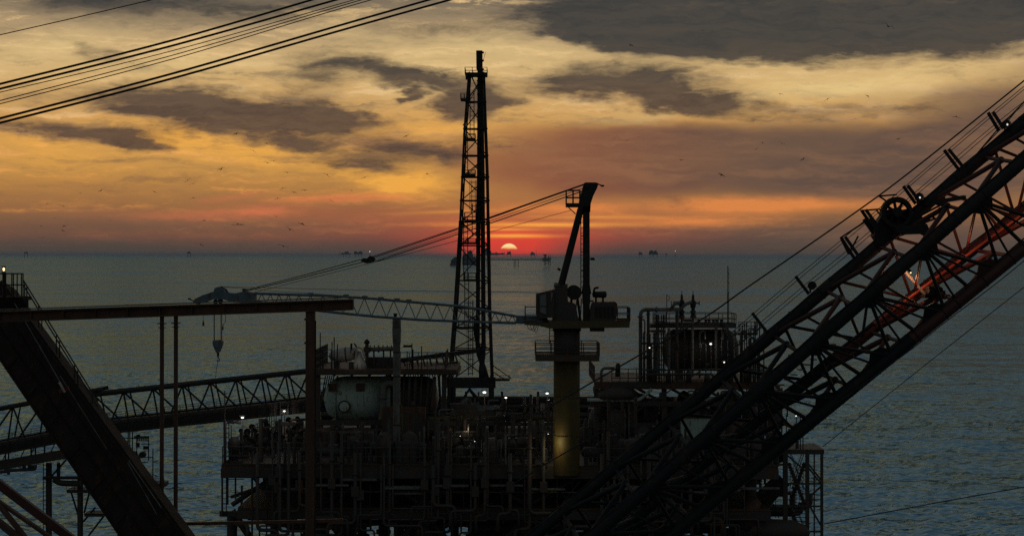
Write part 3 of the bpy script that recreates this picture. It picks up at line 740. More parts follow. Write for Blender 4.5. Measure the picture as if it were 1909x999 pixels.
    cyl('housing', q, p, p + Vector((-.04, -.01, .07)), .03, 'black', 10, .02)
    cyl('bracket', q, p + Vector((-.03, 0, .05)), P(1680, 497, 38.0), .01, 'black', 6)
    ball('bulb', q, p - Vector((-.006, 0, .012)), .014, 'lampamber', 8)
    for pp, en, nm in ((P(1699, 517, 37.95), 2.4, 'work_light'), (P(1716, 536, 37.8), 1.6, 'work_light'), (P(1800, 462, 37.8), 2.2, 'work_light'), (P(1885, 408, 37.8), 1.6, 'work_light')):
        l = bpy.data.lights.new(nm, 'POINT'); l.energy = en; l.color = (1, .42, .2); l.shadow_soft_size = .05
        lo = bpy.data.objects.new(nm, l); COL.objects.link(lo); lo.location = pp
    # running ropes over the guides
    g = 'running ropes along the big crane boom'
    R_ = [([(1950, 118), (1700, 318), (1575, 410), (1400, 531), (1310, 594), (1195, 660), (1000, 772)], 3.0, 'thick boom hoist rope, outermost and highest beside the big boom'),
          ([(1950, 128), (1845, 214), (1762, 284), (1686, 349), (1570, 446), (1484, 517), (1404, 585), (1340, 640)], 1.3, 'thin rope over the boom guides, outermost of the four'),
          ([(1950, 133), (1847, 219), (1765, 288), (1689, 353), (1573, 451), (1487, 522), (1407, 590), (1345, 643)], 1.3, 'thin rope over the boom guides, second from outside'),
          ([(1950, 158), (1855, 232), (1776, 299), (1700, 364), (1584, 463), (1497, 534), (1417, 602), (1370, 642)], 1.3, 'thin rope over the boom guides, third from outside'),
          ([(1950, 163), (1858, 237), (1780, 304), (1703, 368), (1588, 468), (1501, 539), (1421, 606), (1376, 645)], 1.3, 'thin rope over the boom guides, innermost of the four'),
          ([(1950, 150), (1868, 233), (1800, 310), (1740, 362)], 2.6, 'short thick rope slanting down to the boom chord near the right edge'),
          ([(1950, 140), (1882, 222), (1868, 238), (1808, 300)], 2.0, 'second short rope slanting to the boom chord near the right edge')]
    for pts, w, lab in R_: wire([P(x, y, 38.0) for x, y in pts], w * s, lab, g)
    wire([P(1950, 452, 36), P(1860, 526, 36), P(1760, 602, 36), P(1700, 650, 36), P(1560, 752, 36)], 1.8 * s, 'thin rope running just beneath the lowest boom chord over the sea')
    wire([P(1950, 503, 37), P(1730, 676, 39), P(1534, 832, 41)], 1.6 * s, 'thin rope slanting over the open sea at lower right')
    wire([P(1950, 900, 60), P(1760, 934, 60), P(1536, 976, 60)], 2.0 * 60 / F_PX, 'sagging cable low over the sea at the bottom right')
    wire([P(1420, 610, 39), P(1300, 695, 39), P(1150, 788, 39), P(1030, 857, 39), P(960, 900, 39)], 2.4 * s, 'dark rope crossing the lower part of the yellow crane pedestal')
boom()
# ---------------------------------------------------------------- pedestal crane on the platform
DC = 140.0; SCX = DC / F_PX
def outline(mb, pts, d0, d1, dm=None):
    """solid whose front outline is traced in metres at depth d0, thick to d1"""
    pw = [P(x, y, dm or d0) for x, y in pts]
    mb.prism([(p.x, p.z) for p in pw], d0, d1)
def crane():
    d = DC; s = SCX
    def p(x, y, dd=0): return P(x, y, d + dd)
    t = thing('pedestal_crane', 'pedestal crane on a thick yellow column, its lattice boom reaching level to the left', 'crane', p(1056, 884))
    base = p(1056, 884)
    def at(y, dx=0, dy=0): return Vector((base.x + dx, d + dy, zat(y, d)))
    cyl('pedestal', t, at(884), at(668), 24.5 * s, 'yellow', 28)
    cyl('pedestal', t, at(668), at(612), 24.5 * s, 'steel', 28)
    cyl('collar', t, at(617), at(608), 26.5 * s, 'steel', 28)
    cyl('weld_band', t, at(741), at(738.5), 25.2 * s, 'yellow', 28); cyl('weld_band', t, at(812), at(810), 25.2 * s, 'yellow', 28)
    # walkway round the column
    w = 117 * s
    fl = box('walkway', t, at(665.5), (w, w, 9 * s), 'grate')
    z = zat(661, d)
    cs = [Vector((base.x + i * w / 2, d + j * w / 2, z)) for i, j in ((-1, -1), (1, -1), (1, 1), (-1, 1), (-1, -1))]
    railing(t, cs, h=24 * s, step=1.1, mat='steel', mid=3, r=.03)
    ladder(t, at(640, -(27.5) * s, -.5), at(600, -(27.5) * s, -.5), .36)
    # slewing platform
    sl = MB(); outline(sl, [(978, 600), (1022, 600), (1022, 597), (1172, 597), (1171, 609), (1024, 611), (1005, 606), (978, 604)], d - 1.6, d + 1.9, d)
    sl.build('slew_platform', t, 'mustard')
    box('counter_box', t, (p(1113, 612).x, d, p(1113, 612).z), (26 * s, 1.6, 10 * s), 'steel')
    z = zat(597, d)
    x0, x1 = p(1149, 597).x, p(1172, 597).x
    railing(t, [Vector((x0, d - 1.6, z)), Vector((x1, d - 1.6, z)), Vector((x1, d + 1.9, z)), Vector((x0, d + 1.9, z))], h=25 * s, step=.95, r=.03, mid=2)
    x0, x1 = p(979, 600).x, p(1000, 600).x
    railing(t, [Vector((x1, d - 1.5, z - .1)), Vector((x0, d - 1.5, z - .1)), Vector((x0, d + 1.5, z - .1))], h=29 * s, step=.85, r=.03, mid=2)
    # cable loops beneath the platform edge
    for k in range(3):
        a, b = p(982 + 6 * k, 605, -1), p(998 + 3 * k, 605, -1); m = (a + b) / 2 - Vector((0, 0, .35 + .1 * k))
        q = MB(); q.path([a, a.lerp(m, .5) - Vector((0, 0, .12)), m, b.lerp(m, .5) - Vector((0, 0, .12)), b], .022, 5); q.build('hose', t, 'black')
    # cab
    cb = MB(); outline(cb, [(999, 547), (1029, 540), (1032, 544), (1032, 591), (1006, 592), (999, 585)], d - 1.5, d + .2, d)
    cabo = cb.build('cab', t, 'steel')
    wn = MB(); outline(wn, [(1005.5, 549), (1019, 546), (1019, 587), (1006, 582.5)], d - 1.54, d - 1.48, d - 1.5); wn.build('window', cabo, 'window')
    wf = MB()
    for a, b in (((1005.5, 549), (1019, 546)), ((1019, 546), (1019, 587)), ((1006, 582.5), (1005.5, 549)), ((1006, 582.5), (1019, 587)), ((1006, 570), (1019, 571))):
        wf.bar(p(*a, -1.56), p(*b, -1.56), .05, .05)
    wf.build('window_frame', cabo, 'steel')
    wn = MB(); outline(wn, [(1027, 546), (1031, 546), (1027, 566)], d - 1.54, d - 1.48, d - 1.5); wn.build('window', cabo, 'window')
    # machinery house
    hb = MB(); outline(hb, [(1030, 541), (1036, 536), (1057, 534), (1058, 562), (1072, 566), (1078, 597), (1030, 598)], d - 1.2, d + 1.2, d)
    hb.build('machinery_house', t, 'steel')
    cyl('leg_cap', t, p(1045, 537), p(1046, 528), 13 * s, 'pipe', 18)
    # winch drum with flanges
    c = p(1070, 545)
    dr = cyl('winch_drum', t, c - Vector((0, .8, 0)), c + Vector((0, .8, 0)), 10.5 * s, 'black', 20)
    for yy in (-.8, .8): cyl('drum_flange', dr, c + Vector((0, yy - .05, 0)), c + Vector((0, yy + .05, 0)), 13.5 * s, 'black', 22)
    bar('drum_stand', t, p(1062, 597), p(1066, 552), .16, .2, 'steel'); bar('drum_stand', t, p(1082, 597), p(1076, 552), .16, .2, 'steel')
    for X, h in ((1073, 560), (1079, 570), (1082, 556)): cyl('hydraulic_line', t, p(X, 596, -1), p(X + 2, h, -1), .035, 'black', 6)
    # engine housing, rounded
    eh = MB(); outline(eh, [(1103, 566), (1106, 563), (1146, 562), (1149, 565), (1150, 583), (1146, 597), (1098, 597), (1100, 580)], d - 1.1, d + 1.1, d)
    eo = eh.build('engine_housing', t, 'steel')
    for k in range(5):
        q = P(1112 + k * 7.4, 582, d - 1.12); box('louvre', eo, q, (5 * s, .03, 20 * s), 'black')
    mu = MB(); mu.lathe(p(1104, 549), p(1131, 549), [(0, 1.5 * s), (.06, 5.5 * s), (25 * s, 6.2 * s), (27 * s, 3 * s)], 16); mu.build('muffler', t, 'black', True)
    pipe(t, [p(1107, 546), p(1108, 537), p(1116, 536)], 2 * s, 'black', name='exhaust_pipe', rad=.15)
    for X in (1111, 1124): cyl('muffler_stand', t, p(X, 563), p(X, 552), .07, 'black', 8)
    box('hatch', t, p(1102, 561), (9 * s, .5, 3 * s), 'pipe')
    # mast: sloping front leg, upright rear leg, wedge head
    for yy in (-.75, .75):
        cyl('mast_front_leg', t, p(1046.5, 530, yy), p(1082.5, 390, yy), 6.6 * s, 'black', 16, 6.2 * s)
        bar('mast_rear_leg', t, p(1093, 599, yy), p(1093, 385, yy), 12.5 * s, .3, 'black')
    cyl('mast_collar', t, p(1093, 548), p(1093, 532), 9.5 * s, 'black', 16, 7 * s)
    cyl('mast_collar', t, p(1093, 566), p(1093, 548), 7.5 * s, 'black', 16)
    hd = MB(); outline(hd, [(1088.5, 342), (1091, 341), (1110, 341), (1115, 343), (1112, 352), (1105, 366), (1100.5, 380), (1099.5, 396), (1077, 396), (1080, 374)], d - .9, d + .9, d)
    ho = hd.build('mast_head', t, 'black')
    cyl('mast_sheave', ho, p(1093, 347, -1), p(1093, 347, 1), 5 * s, 'black', 16)
    bar('beacon_arm', t, p(1113, 343), p(1120, 345), .08, .08, 'black'); ball('beacon', t, p(1123, 346.5), (4 * s, .12, 2 * s), 'black', 10)
    bk = MB(); bk.box(p(1068, 384), (26 * s, 1.6, 5 * s)); bk.build('basket_floor', t, 'black')
    z = zat(382, d); x0, x1 = p(1055.5, 384).x, p(1081, 384).x
    railing(t, [Vector((x1, d - .8, z)), Vector((x0, d - .8, z)), Vector((x0, d + .8, z)), Vector((x1, d + .8, z))], h=27 * s, step=.52, r=.03, mid=2)
    bar('basket_brace', t, p(1060, 387), p(1073, 399), .07, .07, 'black')
    ladder(t, p(1085.5, 540, -.2), p(1085.5, 400, -.2), .2, step=.35, cage=False)
    for yy in (440, 470, 504): box('ladder_bracket', t, p(1086, yy, -.2), (5 * s, .2, .06), 'black')
    bar('lamp_arm', t, p(1098, 482), p(1103, 482), .06, .06, 'black')
    lm = MB(); outline(lm, [(1100, 485), (1103, 480), (1108, 480.5), (1109, 485.5)], d - .15, d + .15, d); lm.build('floodlight', t, 'black')
    cyl('limit_switch', t, p(1043, 500), p(1041, 504), 3.2 * s, 'black', 8)
    # lattice boom resting towards the left
    ft = MB(); outline(ft, [(962, 588.5), (1002, 589), (1016, 592), (1018, 602), (1002, 604), (962, 602.5)], d - .75, d - .6, d)
    outline(ft, [(962, 588.5), (1002, 589), (1016, 592), (1018, 602), (1002, 604), (962, 602.5)], d + .6, d + .75, d)
    ft.build('boom_foot', t, 'bluegrey')
    top = [(475, 547), (620, 551.5), (700, 557), (860, 571), (962, 589.5)]
    bot = [(475, 562), (560, 575), (620, 582), (700, 590), (780, 596), (860, 599), (962, 602)]
    def yi(L, x):
        for (a, b), (c, e) in zip(L, L[1:]):
            if x <= c: return lerp(b, e, (x - a) / (c - a))
        return L[-1][1]
    for yy in (-.62, .62):
        for L in (top, bot):
            for a, b in zip(L, L[1:]): cyl('boom_chord', t, p(*a, yy), p(*b, yy), 2.4 * s if yy < 0 else 2.1 * s, 'bluegrey', 8)
    x = 480.0; k = 0
    while x < 955:
        w = max(8, (yi(bot, x) - yi(top, x)) * .42); nx = x + w
        for yy in (-.62, .62):
            y0 = yi(top, x) if k % 2 else yi(bot, x); y1 = yi(bot, nx) if k % 2 else yi(top, nx)
            if yy > 0 and k % 2: continue
            cyl('lacing', t, p(x, y0, yy), p(nx, y1, yy), .9 * s, 'bluegrey', 6)
        if k % 3 == 0:
            for L in (top, bot): cyl('lacing', t, p(x, yi(L, x), -.62), p(nx, yi(L, nx), .62), .8 * s, 'bluegrey', 6)
        x = nx; k += 1
    for X in (579, 645, 680, 710, 740, 762):
        box('rope_roller', t, p(X, yi(top, X) - 2.5), (10 * s, .5, 3.5 * s), 'black')
    # boom tip
    tp = MB(); outline(tp, [(476, 546.5), (455, 543), (440, 547), (424, 546), (420, 539), (411, 534), (403, 537), (401, 543), (380, 550), (366, 557), (363, 562), (368, 566), (381, 564), (398, 557), (420, 558), (438, 563), (476, 564)], d - .8, d - .55, d)
    outline(tp, [(476, 546.5), (455, 543), (440, 547), (424, 546), (420, 539), (411, 534), (403, 537), (401, 543), (380, 550), (366, 557), (363, 562), (368, 566), (381, 564), (398, 557), (420, 558), (438, 563), (476, 564)], d + .55, d + .8, d)
    to = tp.build('boom_tip', t, 'bluegrey')
    for X, Y, rr in ((411, 541, 7), (370, 561, 6), (411, 561, 5), (402, 562, 4.5)):
        cyl('tip_sheave', to, p(X, Y, -.5), p(X, Y, .5), rr * s, 'black', 16)
    bx = MB(); outline(bx, [(438, 548), (476, 547), (476, 563), (438, 562)], d - .5, d + .5, d); bx.build('tip_box', t, 'bluegrey')
    bar('tip_bracket', t, p(455, 543), p(458, 541), 1.2, .3, 'black')
    bar('tip_arm', t, p(363, 562), p(352, 557), .07, .07, 'black'); box('tip_switch', t, p(353, 557), (5 * s, .15, 3 * s), 'black')
    # suspension ropes
    def rope(a, b, w, nm='suspension_rope'):
        m = MB(); m.path([a, a.lerp(b, .5) - Vector((0, 0, (a - b).length * .004)), b], w / 2 * s, 6); m.build(nm, t, 'rope')
    rope(p(457, 541, -.5), p(676, 483, -.3), 1.6); rope(p(458, 543, .5), p(678, 488, .4), 1.6)
    fb = MB(); outline(fb, [(673, 486), (678, 481), (684, 482), (690, 477), (697, 478), (700, 484), (697, 488), (690, 490), (684, 491), (676, 488)], d - .35, d + .35, d)
    fo = fb.build('bridle_block', t, 'black')
    for X, Y in ((692, 483), (680, 486)): cyl('bridle_sheave', fo, p(X, Y, -.4), p(X, Y, .4), 5.5 * s if X > 690 else 4 * s, 'black', 14)
    for a, b, w, yy in (((697, 478), (1090, 343), 1.9, -.5), ((697, 481), (1089, 345), 1.0, .1), ((699, 485), (1092, 349), 1.0, .2), ((699, 488), (1096, 353), 1.9, -.4), ((700, 480), (1092, 343), 1.4, .5)):
        rope(p(*a, yy * .5), p(*b, yy), w)
    rope(p(474, 545, .3), p(1065, 392, .3), 0.9, 'hoist_rope')
    rope(p(413, 534, .1), p(1003, 545, -.5), 0.8, 'hoist_rope'); rope(p(418, 535), p(640, 551), .8, 'hoist_rope')
    # lattice shadow-side strut where the front leg meets the platform
    cyl('boom_pin', t, p(1017, 597, -1), p(1017, 597, 1), 5 * s, 'black', 12)
    # hook block hanging from the tip
    h = thing('hook_block', 'blue grey hook block hanging on ropes below the crane boom tip', 'hook block', p(406, 673))
    q = MB(); outline(q, [(397, 637), (399, 634), (413, 633), (416, 637), (415, 643), (410, 656), (405, 658), (401, 651), (398, 643)], d - .3, d + .3, d)
    bo = q.build('block_body', h, 'bluegrey')
    for yy in (-.33, .33): cyl('cheek_plate', bo, p(406.5, 642, yy - .02), p(406.5, 642, yy + .02), 6.5 * s, 'bluegrey', 16)
    for a, b in (((399, 563), (399, 636)), ((399.7, 563), (399.7, 636)), ((411.5, 563), (412, 635)), ((413.5, 563), (413.5, 635))):
        cyl('fall_rope', h, p(*a), p(*b), .62 * s, 'rope', 6)
    cyl('swivel', h, p(406.5, 657), p(406.5, 664), 2.2 * s, 'black', 10)
    q = MB(); q.path([p(406.5, 663), p(406.5, 667), p(409, 669), p(408.5, 672.5), p(405.5, 673), p(404.5, 670)], 1.1 * s, 8); q.build('hook', h, 'black', True)
    q = MB(); q.path([p(406, 673), p(405, 680), p(401.5, 704)], .5 * s, 5); q.build('tag_line', h, 'rope')
    q = MB(); q.path([p(415, 566), p(416, 580), p(421, 590), p(420, 600), p(416, 605), p(415, 614)], .6 * s, 5); q.build('electric_cable', h, 'rope'); cyl('cable_plug', h, p(415.5, 608), p(415.5, 615), 1.2 * s, 'black', 8)
    h = thing('headache_ball', 'small dark weight dangling on a thin line left of the hook block', 'weight', p(379, 608))
    cyl('line', h, p(378.5, 566), p(379, 598), .4 * s, 'rope', 5); cyl('weight_body', h, p(379, 607.5), p(379, 600), 2 * s, 'black', 10, 1.6 * s); cyl('clamp', h, p(379, 600), p(379, 597), .9 * s, 'black', 8)
crane()
# ---------------------------------------------------------------- vent tower
def tower():
    d = 165.0; s = d / F_PX
    t = thing('vent_tower', 'tall slim lattice tower carrying vent pipes, left of the setting sun', 'tower', P(878, 715, d))
    def legL(y): return lerp(874, 866, (y - 140) / 100) if y < 240 else (lerp(866, 858, (y - 240) / 172) if y < 412 else (lerp(858, 848, (y - 412) / 160) if y < 572 else lerp(848, 836, (y - 572) / 150)))
    def legR(y): return lerp(902.5, 909.5, (y - 140) / 190) if y < 330 else (lerp(909.5, 913.6, (y - 330) / 250) if y < 580 else lerp(913.6, 919, (y - 580) / 150))
    def dep(y): return (legR(y) - legL(y)) * s
    def L(k, y):
        X = legL(y) if k in (0, 2) else legR(y)
        if k < 2: return P(X, y, d)
        q = P(X, y, d); return Vector((q.x + (.12 if k == 2 else -.12), d + dep(y), q.z))
    ys = [134, 190, 240, 290, 330, 374, 414, 458, 523, 575, 612, 652, 712]
    for k in range(4):
        pts = [140, 240, 330, 412, 572, 715]
        for a, b in zip(pts, pts[1:]): cyl('leg', t, L(k, b), L(k, a), (2.7 if b > 500 else 2.1) * s * (1 if k < 2 else .75), 'black', 10)
    for i, (a, b) in enumerate(zip(ys, ys[1:])):
        m = (a + b) / 2
        for k0, k1 in ((0, 1), (2, 3)):
            cyl('cross_member', t, L(k0, b), L(k1, b), (1.4 if k0 == 0 else .9) * s, 'black', 8)
            mid = (L(k0, m) + L(k1, m)) / 2
            for k in ((k0, k1) if (k0 == 0 or i % 3 == 0) else ()):
                cyl('brace', t, L(k, a), mid, (1.0 if k0 == 0 else .7) * s, 'black', 8); cyl('brace', t, L(k, b), mid, (1.0 if k0 == 0 else .7) * s, 'black', 8)
        for k0, k1 in ((0, 2), (1, 3)):
            cyl('cross_member', t, L(k0, b), L(k1, b), 1.2 * s, 'black', 8)
            cyl('brace', t, L(k0, a) if i % 2 else L(k1, a), L(k1, b) if i % 2 else L(k0, b), 0.75 * s, 'black', 8)
        for k in (0, 1): ball('node', t, L(k, b), 3.0 * s, 'black', 8)
    # vent pipes
    def pp(pts, r, nm='vent_pipe'):
        for (x0, y0), (x1, y1) in zip(pts, pts[1:]): cyl(nm, t, P(x1, y1, d + .9), P(x0, y0, d + .9), r * s, 'black', 12)
    pp([(893.5, 95), (894, 130)], 6.0); pp([(894, 130), (893, 330), (891.5, 458), (890.5, 640)], 4.0)
    pp([(896.5, 130), (899.5, 330), (900.5, 458), (901.5, 640)], 4.2)
    for y in (97, 112, 128, 150, 175, 206, 222, 240, 255, 275, 300, 328, 350, 374, 398, 414, 436, 458): 
        cyl('pipe_clamp', t, P(895.5, y + 3, d + .9), P(895.5, y, d + .9), (6.4 if y > 128 else 6.8) * s, 'black', 12)
    m = MB(); m.path([P(890.5, 640, d + .9), P(893, 660, d + .9), P(903, 690, d + .6), P(908, 708, d + .3)], 5 * s, 10); m.path([P(901.5, 640, d + .9), P(900, 665, d + .9), P(897, 690, d), P(898, 706, d)], 5 * s, 10)
    m.build('vent_bend', t, 'black', True)
    m = MB(); m.path([P(872 + 14, 560 + 34, d + .5), P(884, 612, d + .5), P(889, 640, d + .6)], 2.5 * s, 8); m.build('drain_pipe', t, 'black', True)
    cyl('antenna', t, P(898, 122, d), P(905.5, 97, d), .35 * s, 'black', 5)
    # top platform and side landings
    def land(x0, x1, y, h, nm='landing', dy0=-.6, dy1=2.2, st=.7):
        a, b = P(x0, y, d), P(x1, y, d)
        box(nm, t, ((a.x + b.x) / 2, d + (dy0 + dy1) / 2, a.z), (b.x - a.x, dy1 - dy0, 3 * s), 'black')
        z = a.z
        railing(t, [Vector((a.x, d + dy0, z)), Vector((b.x, d + dy0, z)), Vector((b.x, d + dy1, z)), Vector((a.x, d + dy1, z)), Vector((a.x, d + dy0, z))], h=h * s, step=st, mat='black', r=.022, mid=2)
    land(867, 908, 139, 12); land(859, 872, 187, 12, dy1=.8, st=.3); land(864, 886, 261, 11, dy1=1.2); land(861, 886, 327, 10, dy1=1.2)
    land(866, 887, 412, 16, dy1=1.2); land(859, 887, 454, 9, dy1=1.2); land(866, 887, 523, 14, dy1=1.4); land(854, 874, 612, 14, dy1=1.2)
    for X, y0, y1 in ((880, 255, 170), (868, 326, 252), (882, 397, 336), (884, 440, 380), (868, 522, 404), (870, 612, 508), (877, 700, 560)):
        ladder(t, P(X, y0, d + .3), P(X, y1, d + .3), .32, mat='black', cage=(y0 in (397, 700)), step=.36)
    box('junction_box', t, P(871, 146, d - .2), (6 * s, .25, 6 * s), 'black'); box('bracket', t, P(857, 466, d), (6 * s, .1, 1.2 * s), 'black'); box('bracket', t, P(865, 233, d), (4 * s, .1, 3 * s), 'black')
    # cantilever landing near the foot
    a, b = P(914, 708, d), P(950, 706, d)
    box('landing', t, ((a.x + b.x) / 2, d + .3, a.z), (b.x - a.x, 1.4, 3 * s), 'black')
    railing(t, [Vector((a.x, d - .4, a.z)), Vector((b.x, d - .4, a.z)), Vector((b.x, d + 1, a.z))], h=9 * s, step=.7, mat='black', r=.02)
    for x0, y0, x1, y1 in ((919, 681, 953, 705), (918, 692, 942, 708)): cyl('stay', t, P(x0, y0, d), P(x1, y1, d), 1 * s, 'black', 6)
    # stand beneath
    c = P(880, 716, d)
    for yy in (0, 3.2):
        bar('base_beam', t, P(832, 713, d + yy), P(924, 713, d + yy), .4, 20 * s, 'black')
    for X in (840, 918): bar('base_beam', t, P(X, 713, d), P(X, 713, d + 3.4), .4, 18 * s, 'black')
    for X, w in ((838, 8), (846, 7), (916, 9.5)):
        for yy in (0, 3.2): cyl('base_leg', t, P(X, 900, d + yy), P(X, 722, d + yy), w / 2 * s * 1.1, 'black', 12)
    cyl('base_brace', t, P(850, 762, d), P(876, 724, d), 2 * s, 'black', 8); cyl('base_brace', t, P(874, 724, d), P(914, 768, d), 2.6 * s, 'black', 8); cyl('base_brace', t, P(876, 728, d), P(906, 772, d + 1), 1.6 * s, 'black', 8)
tower()
# ---------------------------------------------------------------- truss bridges at left
def bridge(label, xs, top, hb, ht, d0, d1, x_left, x_right, fwd=1):
    dm = (d0 + d1) / 2; s = dm / F_PX
    t = thing('truss_bridge', label, 'footbridge', P(x_left, top(x_left) + hb, d0))
    def dd(x): return lerp(d0, d1, (x - x_left) / (x_right - x_left))
    W = 2.4
    def pt(x, y, far=0): q = P(x, y, dd(x)); return q + Vector((0, W * far, 0))
    for far in (0, 1):
        cyl('top_chord', t, pt(x_left, top(x_left), far), pt(x_right, top(x_right), far), 4.2 * s * (1 if not far else .9), 'black', 10)
        bar('deck_beam', t, pt(x_left, top(x_left) + hb + ht / 2, far), pt(x_right, top(x_right) + hb + ht / 2, far), .3, ht * s, 'steel')
    for x in xs:
        for far in (0, 1):
            n = pt(x, top(x), far)
            for off, r in (((-22 * fwd, 1.7), (50 * fwd, 1.8), (9 * fwd, 1.7)) if not far else ((12 * fwd, 1.5),)):
                xe = x + off
                if not (x_left - 2 <= xe <= x_right + 2): continue
                cyl('diagonal' if abs(off) > 18 else 'upright', t, pt(xe, top(xe) + hb, far), n, r * s, 'black', 8)
        cyl('cross_tie', t, pt(x, top(x), 0), pt(x, top(x), 1), 1.6 * s, 'black', 8)
    dk = MB(); a, b = pt(x_left, top(x_left) + hb + 3, .5), pt(x_right, top(x_right) + hb + 3, .5); dk.bar(a, b, W, .08); dk.build('deck', t, 'grate')
    r = [pt(x, top(x) + hb + 1, .9) for x in (x_left + 4, x_right - 4)]
    railing(t, r, h=12 * s, step=1.3, mat='black', r=.02, mid=3)
    for k in range(4):
        q = MB(); f = .25 + k * .14; q.path([pt(x_left, top(x_left) + hb + ht * f, -.08), pt(x_right, top(x_right) + hb + ht * f, -.08)], .05, 6); q.build('service_pipe', t, 'steel')
    n = int((x_right - x_left) / 14)
    for k in range(n):
        x = lerp(x_left, x_right, (k + .5) / n); q = pt(x, top(x) + hb + ht / 2, -.2); box('bracket', t, q, (.08, .15, ht * s * .9), 'black')
    return t
bridge('long dark truss footbridge running from behind the box girder to the platform deck', [118, 174, 230, 285, 340, 392, 440, 487, 532, 575], lambda x: 736 - (x - 172) * .1075, 51, 25, 150, 153, 150, 602)
bridge('short truss footbridge leaving the left edge of the photo behind the box girder', [24, 84, 144], lambda x: 762 - x * .19, 62, 23, 148, 149, -30, 190, -1)
def pipe_bridge():
    d = 149; s = d / F_PX
    t = thing('pipe_bridge', 'low pipe bridge hanging under the short footbridge at far left', 'pipe bridge', P(-20, 872, d))
    a, b = P(-30, 872, d), P(165, 838, d)
    bar('beam', t, a, b, .8, 17 * s, 'steel')
    for x in (-10, 10, 16, 58, 66, 83, 130):
        y = lerp(872, 838, (x + 30) / 195); cyl('hanger', t, P(x, y, d), P(x, y - 26, d), 1.5 * s, 'black', 6)
    for x in (0, 34, 52, 90): 
        y = lerp(872, 838, (x + 30) / 195); cyl('diagonal', t, P(x, y, d), P(x + 12, y - 24, d), 1.0 * s, 'black', 6)
    pipe(t, [P(-30, 882, d - .6), P(16, 878, d - .6), P(16, 884, d - .6)], .12, 'steel'); pipe(t, [P(8, 877, d - .6), P(66, 874, d - .6), P(66, 866, d - .6)], .12, 'steel')
    for x in (45, 55, 60): box('clamp', t, P(x, 870, d - .6), (.2, .3, .25), 'black')
pipe_bridge()
def wellhead():
    d = 151; s = d / F_PX
    t = thing('well_platform', 'small steel support platform on columns behind the box girder at lower left', 'platform', P(90, 1100, d))
    for x, w, y0 in ((91.5, 11, 862), (149.5, 11, 880), (222, 7, 805)):
        cyl('column', t, P(x, 1150, d), P(x, y0, d), w / 2 * s, 'steel', 14)
    ladder(t, P(83.5, 1100, d - .3), P(83.5, 862, d - .3), .22, 'black')
    pipe(t, [P(80, 890, d - .4), P(150, 890, d - .4)], .12, 'steel'); pipe(t, [P(100, 893, d - .6), P(112, 900, d - .6), P(150, 901, d - .6)], .22, 'steel')
    cyl('column', t, P(109, 890, d), P(109, 862, d), 3.5 * s, 'steel', 10)
    for a, b in (((97, 886), (124, 856)), ((165, 998), (196, 958)), ((155, 972), (178, 945)), ((133, 918), (146, 960)), ((167, 915), (157, 955))): cyl('brace', t, P(*a, d), P(*b, d), 1.8 * s, 'black', 8)
    for x0, x1, y in ((127, 170, 914), (160, 196, 958), (262, 308, 903)):
        a, b = P(x0, y, d), P(x1, y, d); box('landing', t, ((a.x + b.x) / 2, d + .5, a.z), (b.x - a.x, 2, 8 * s if x0 > 200 else 6 * s), 'steel')
        railing(t, [Vector((a.x, d - .5, a.z)), Vector((b.x, d - .5, a.z))], h=13 * s, step=.6, mat='black', r=.02)
    box('panel', t, P(205, 862, d + 1), (60 * s, 1.2, 50 * s), 'steel'); bar('beam', t, P(180, 878, d), P(262, 872, d), .5, .9, 'steel')
    for x, y0, y1 in ((239, 900, 805), (242, 900, 805), (247, 900, 800), (255, 860, 812), (277, 858, 812), (285, 912, 856), (285, 858, 836), (277, 858, 815)): cyl('post', t, P(x, y0, d), P(x, y1, d), 1.0 * s, 'black', 6)
    for y, x0, x1 in ((816, 222, 277), (822, 222, 240), (813, 250, 277), (852, 258, 285), (861, 258, 276)): cyl('rail', t, P(x0, y, d), P(x1, y, d), .9 * s, 'black', 6)
    q = thing('instrument_frame', 'small frame with a row of hanging instruments behind the slim post at left', 'frame', P(266, 856, d))
    for k in range(6): box('instrument', q, P(256 + k * 3.6, 819, d - .1), (2.2 * s, .1, 6 * s), 'black')
    box('instrument', q, P(272, 834, d), (9 * s, .3, 6 * s), 'black'); box('instrument', q, P(257, 829, d), (6 * s, .3, 8 * s), 'black'); box('instrument', q, P(258, 811, d), (6 * s, .2, 3 * s), 'black')
    bar('frame_bar', q, P(250, 814, d), P(278, 814, d), .06, .08, 'black')
    for x, y, r in ((266, 847, 6), (235, 832, 4.5)): 
        c = P(x, y, d); cyl('valve', q, c - Vector((0, .3, 0)), c + Vector((0, .3, 0)), r * s, 'black', 12)
    q = thing('storage_drum', 'dark horizontal drum beside the box girder, behind the slim post', 'drum', P(255, 905, d))
    m = MB(); m.lathe(P(200, 862, d + 1), P(262, 862, d + 1), [(0, .2), (.3, 22 * s), (54 * s, 22 * s), (62 * s, 8 * s)], 20); m.build('drum_body', q, 'steel', True)
    m = MB(); m.lathe(P(230, 889, d), P(276, 889, d), [(0, .2), (.3, 17 * s), (36 * s, 17 * s), (46 * s, 6 * s)], 20); m.build('drum_end', q, 'steel', True)
    box('saddle', q, P(255, 904, d), (30 * s, 1, 10 * s), 'steel')
wellhead()
def where(x):
    for lim, ph in ((480, 'at the far left end of the deck'), (560, 'left of the thick brown post'), (640, 'beside the thick brown post'), (730, 'below the pale teal tank'), (800, 'right of the thick grey post'),
                    (870, 'below the left foot of the vent tower'), (960, 'below the vent tower'), (1025, 'just left of the yellow crane column'), (1100, 'just right of the yellow crane column'), (1180, 'midway between crane column and dark tank'),
                    (1250, 'below the left end of the dark tank'), (1320, 'below the middle of the dark tank'), (1380, 'below the right end of the dark tank'), (1600, 'behind the big boom at the right end')):
        if x < lim: return ph
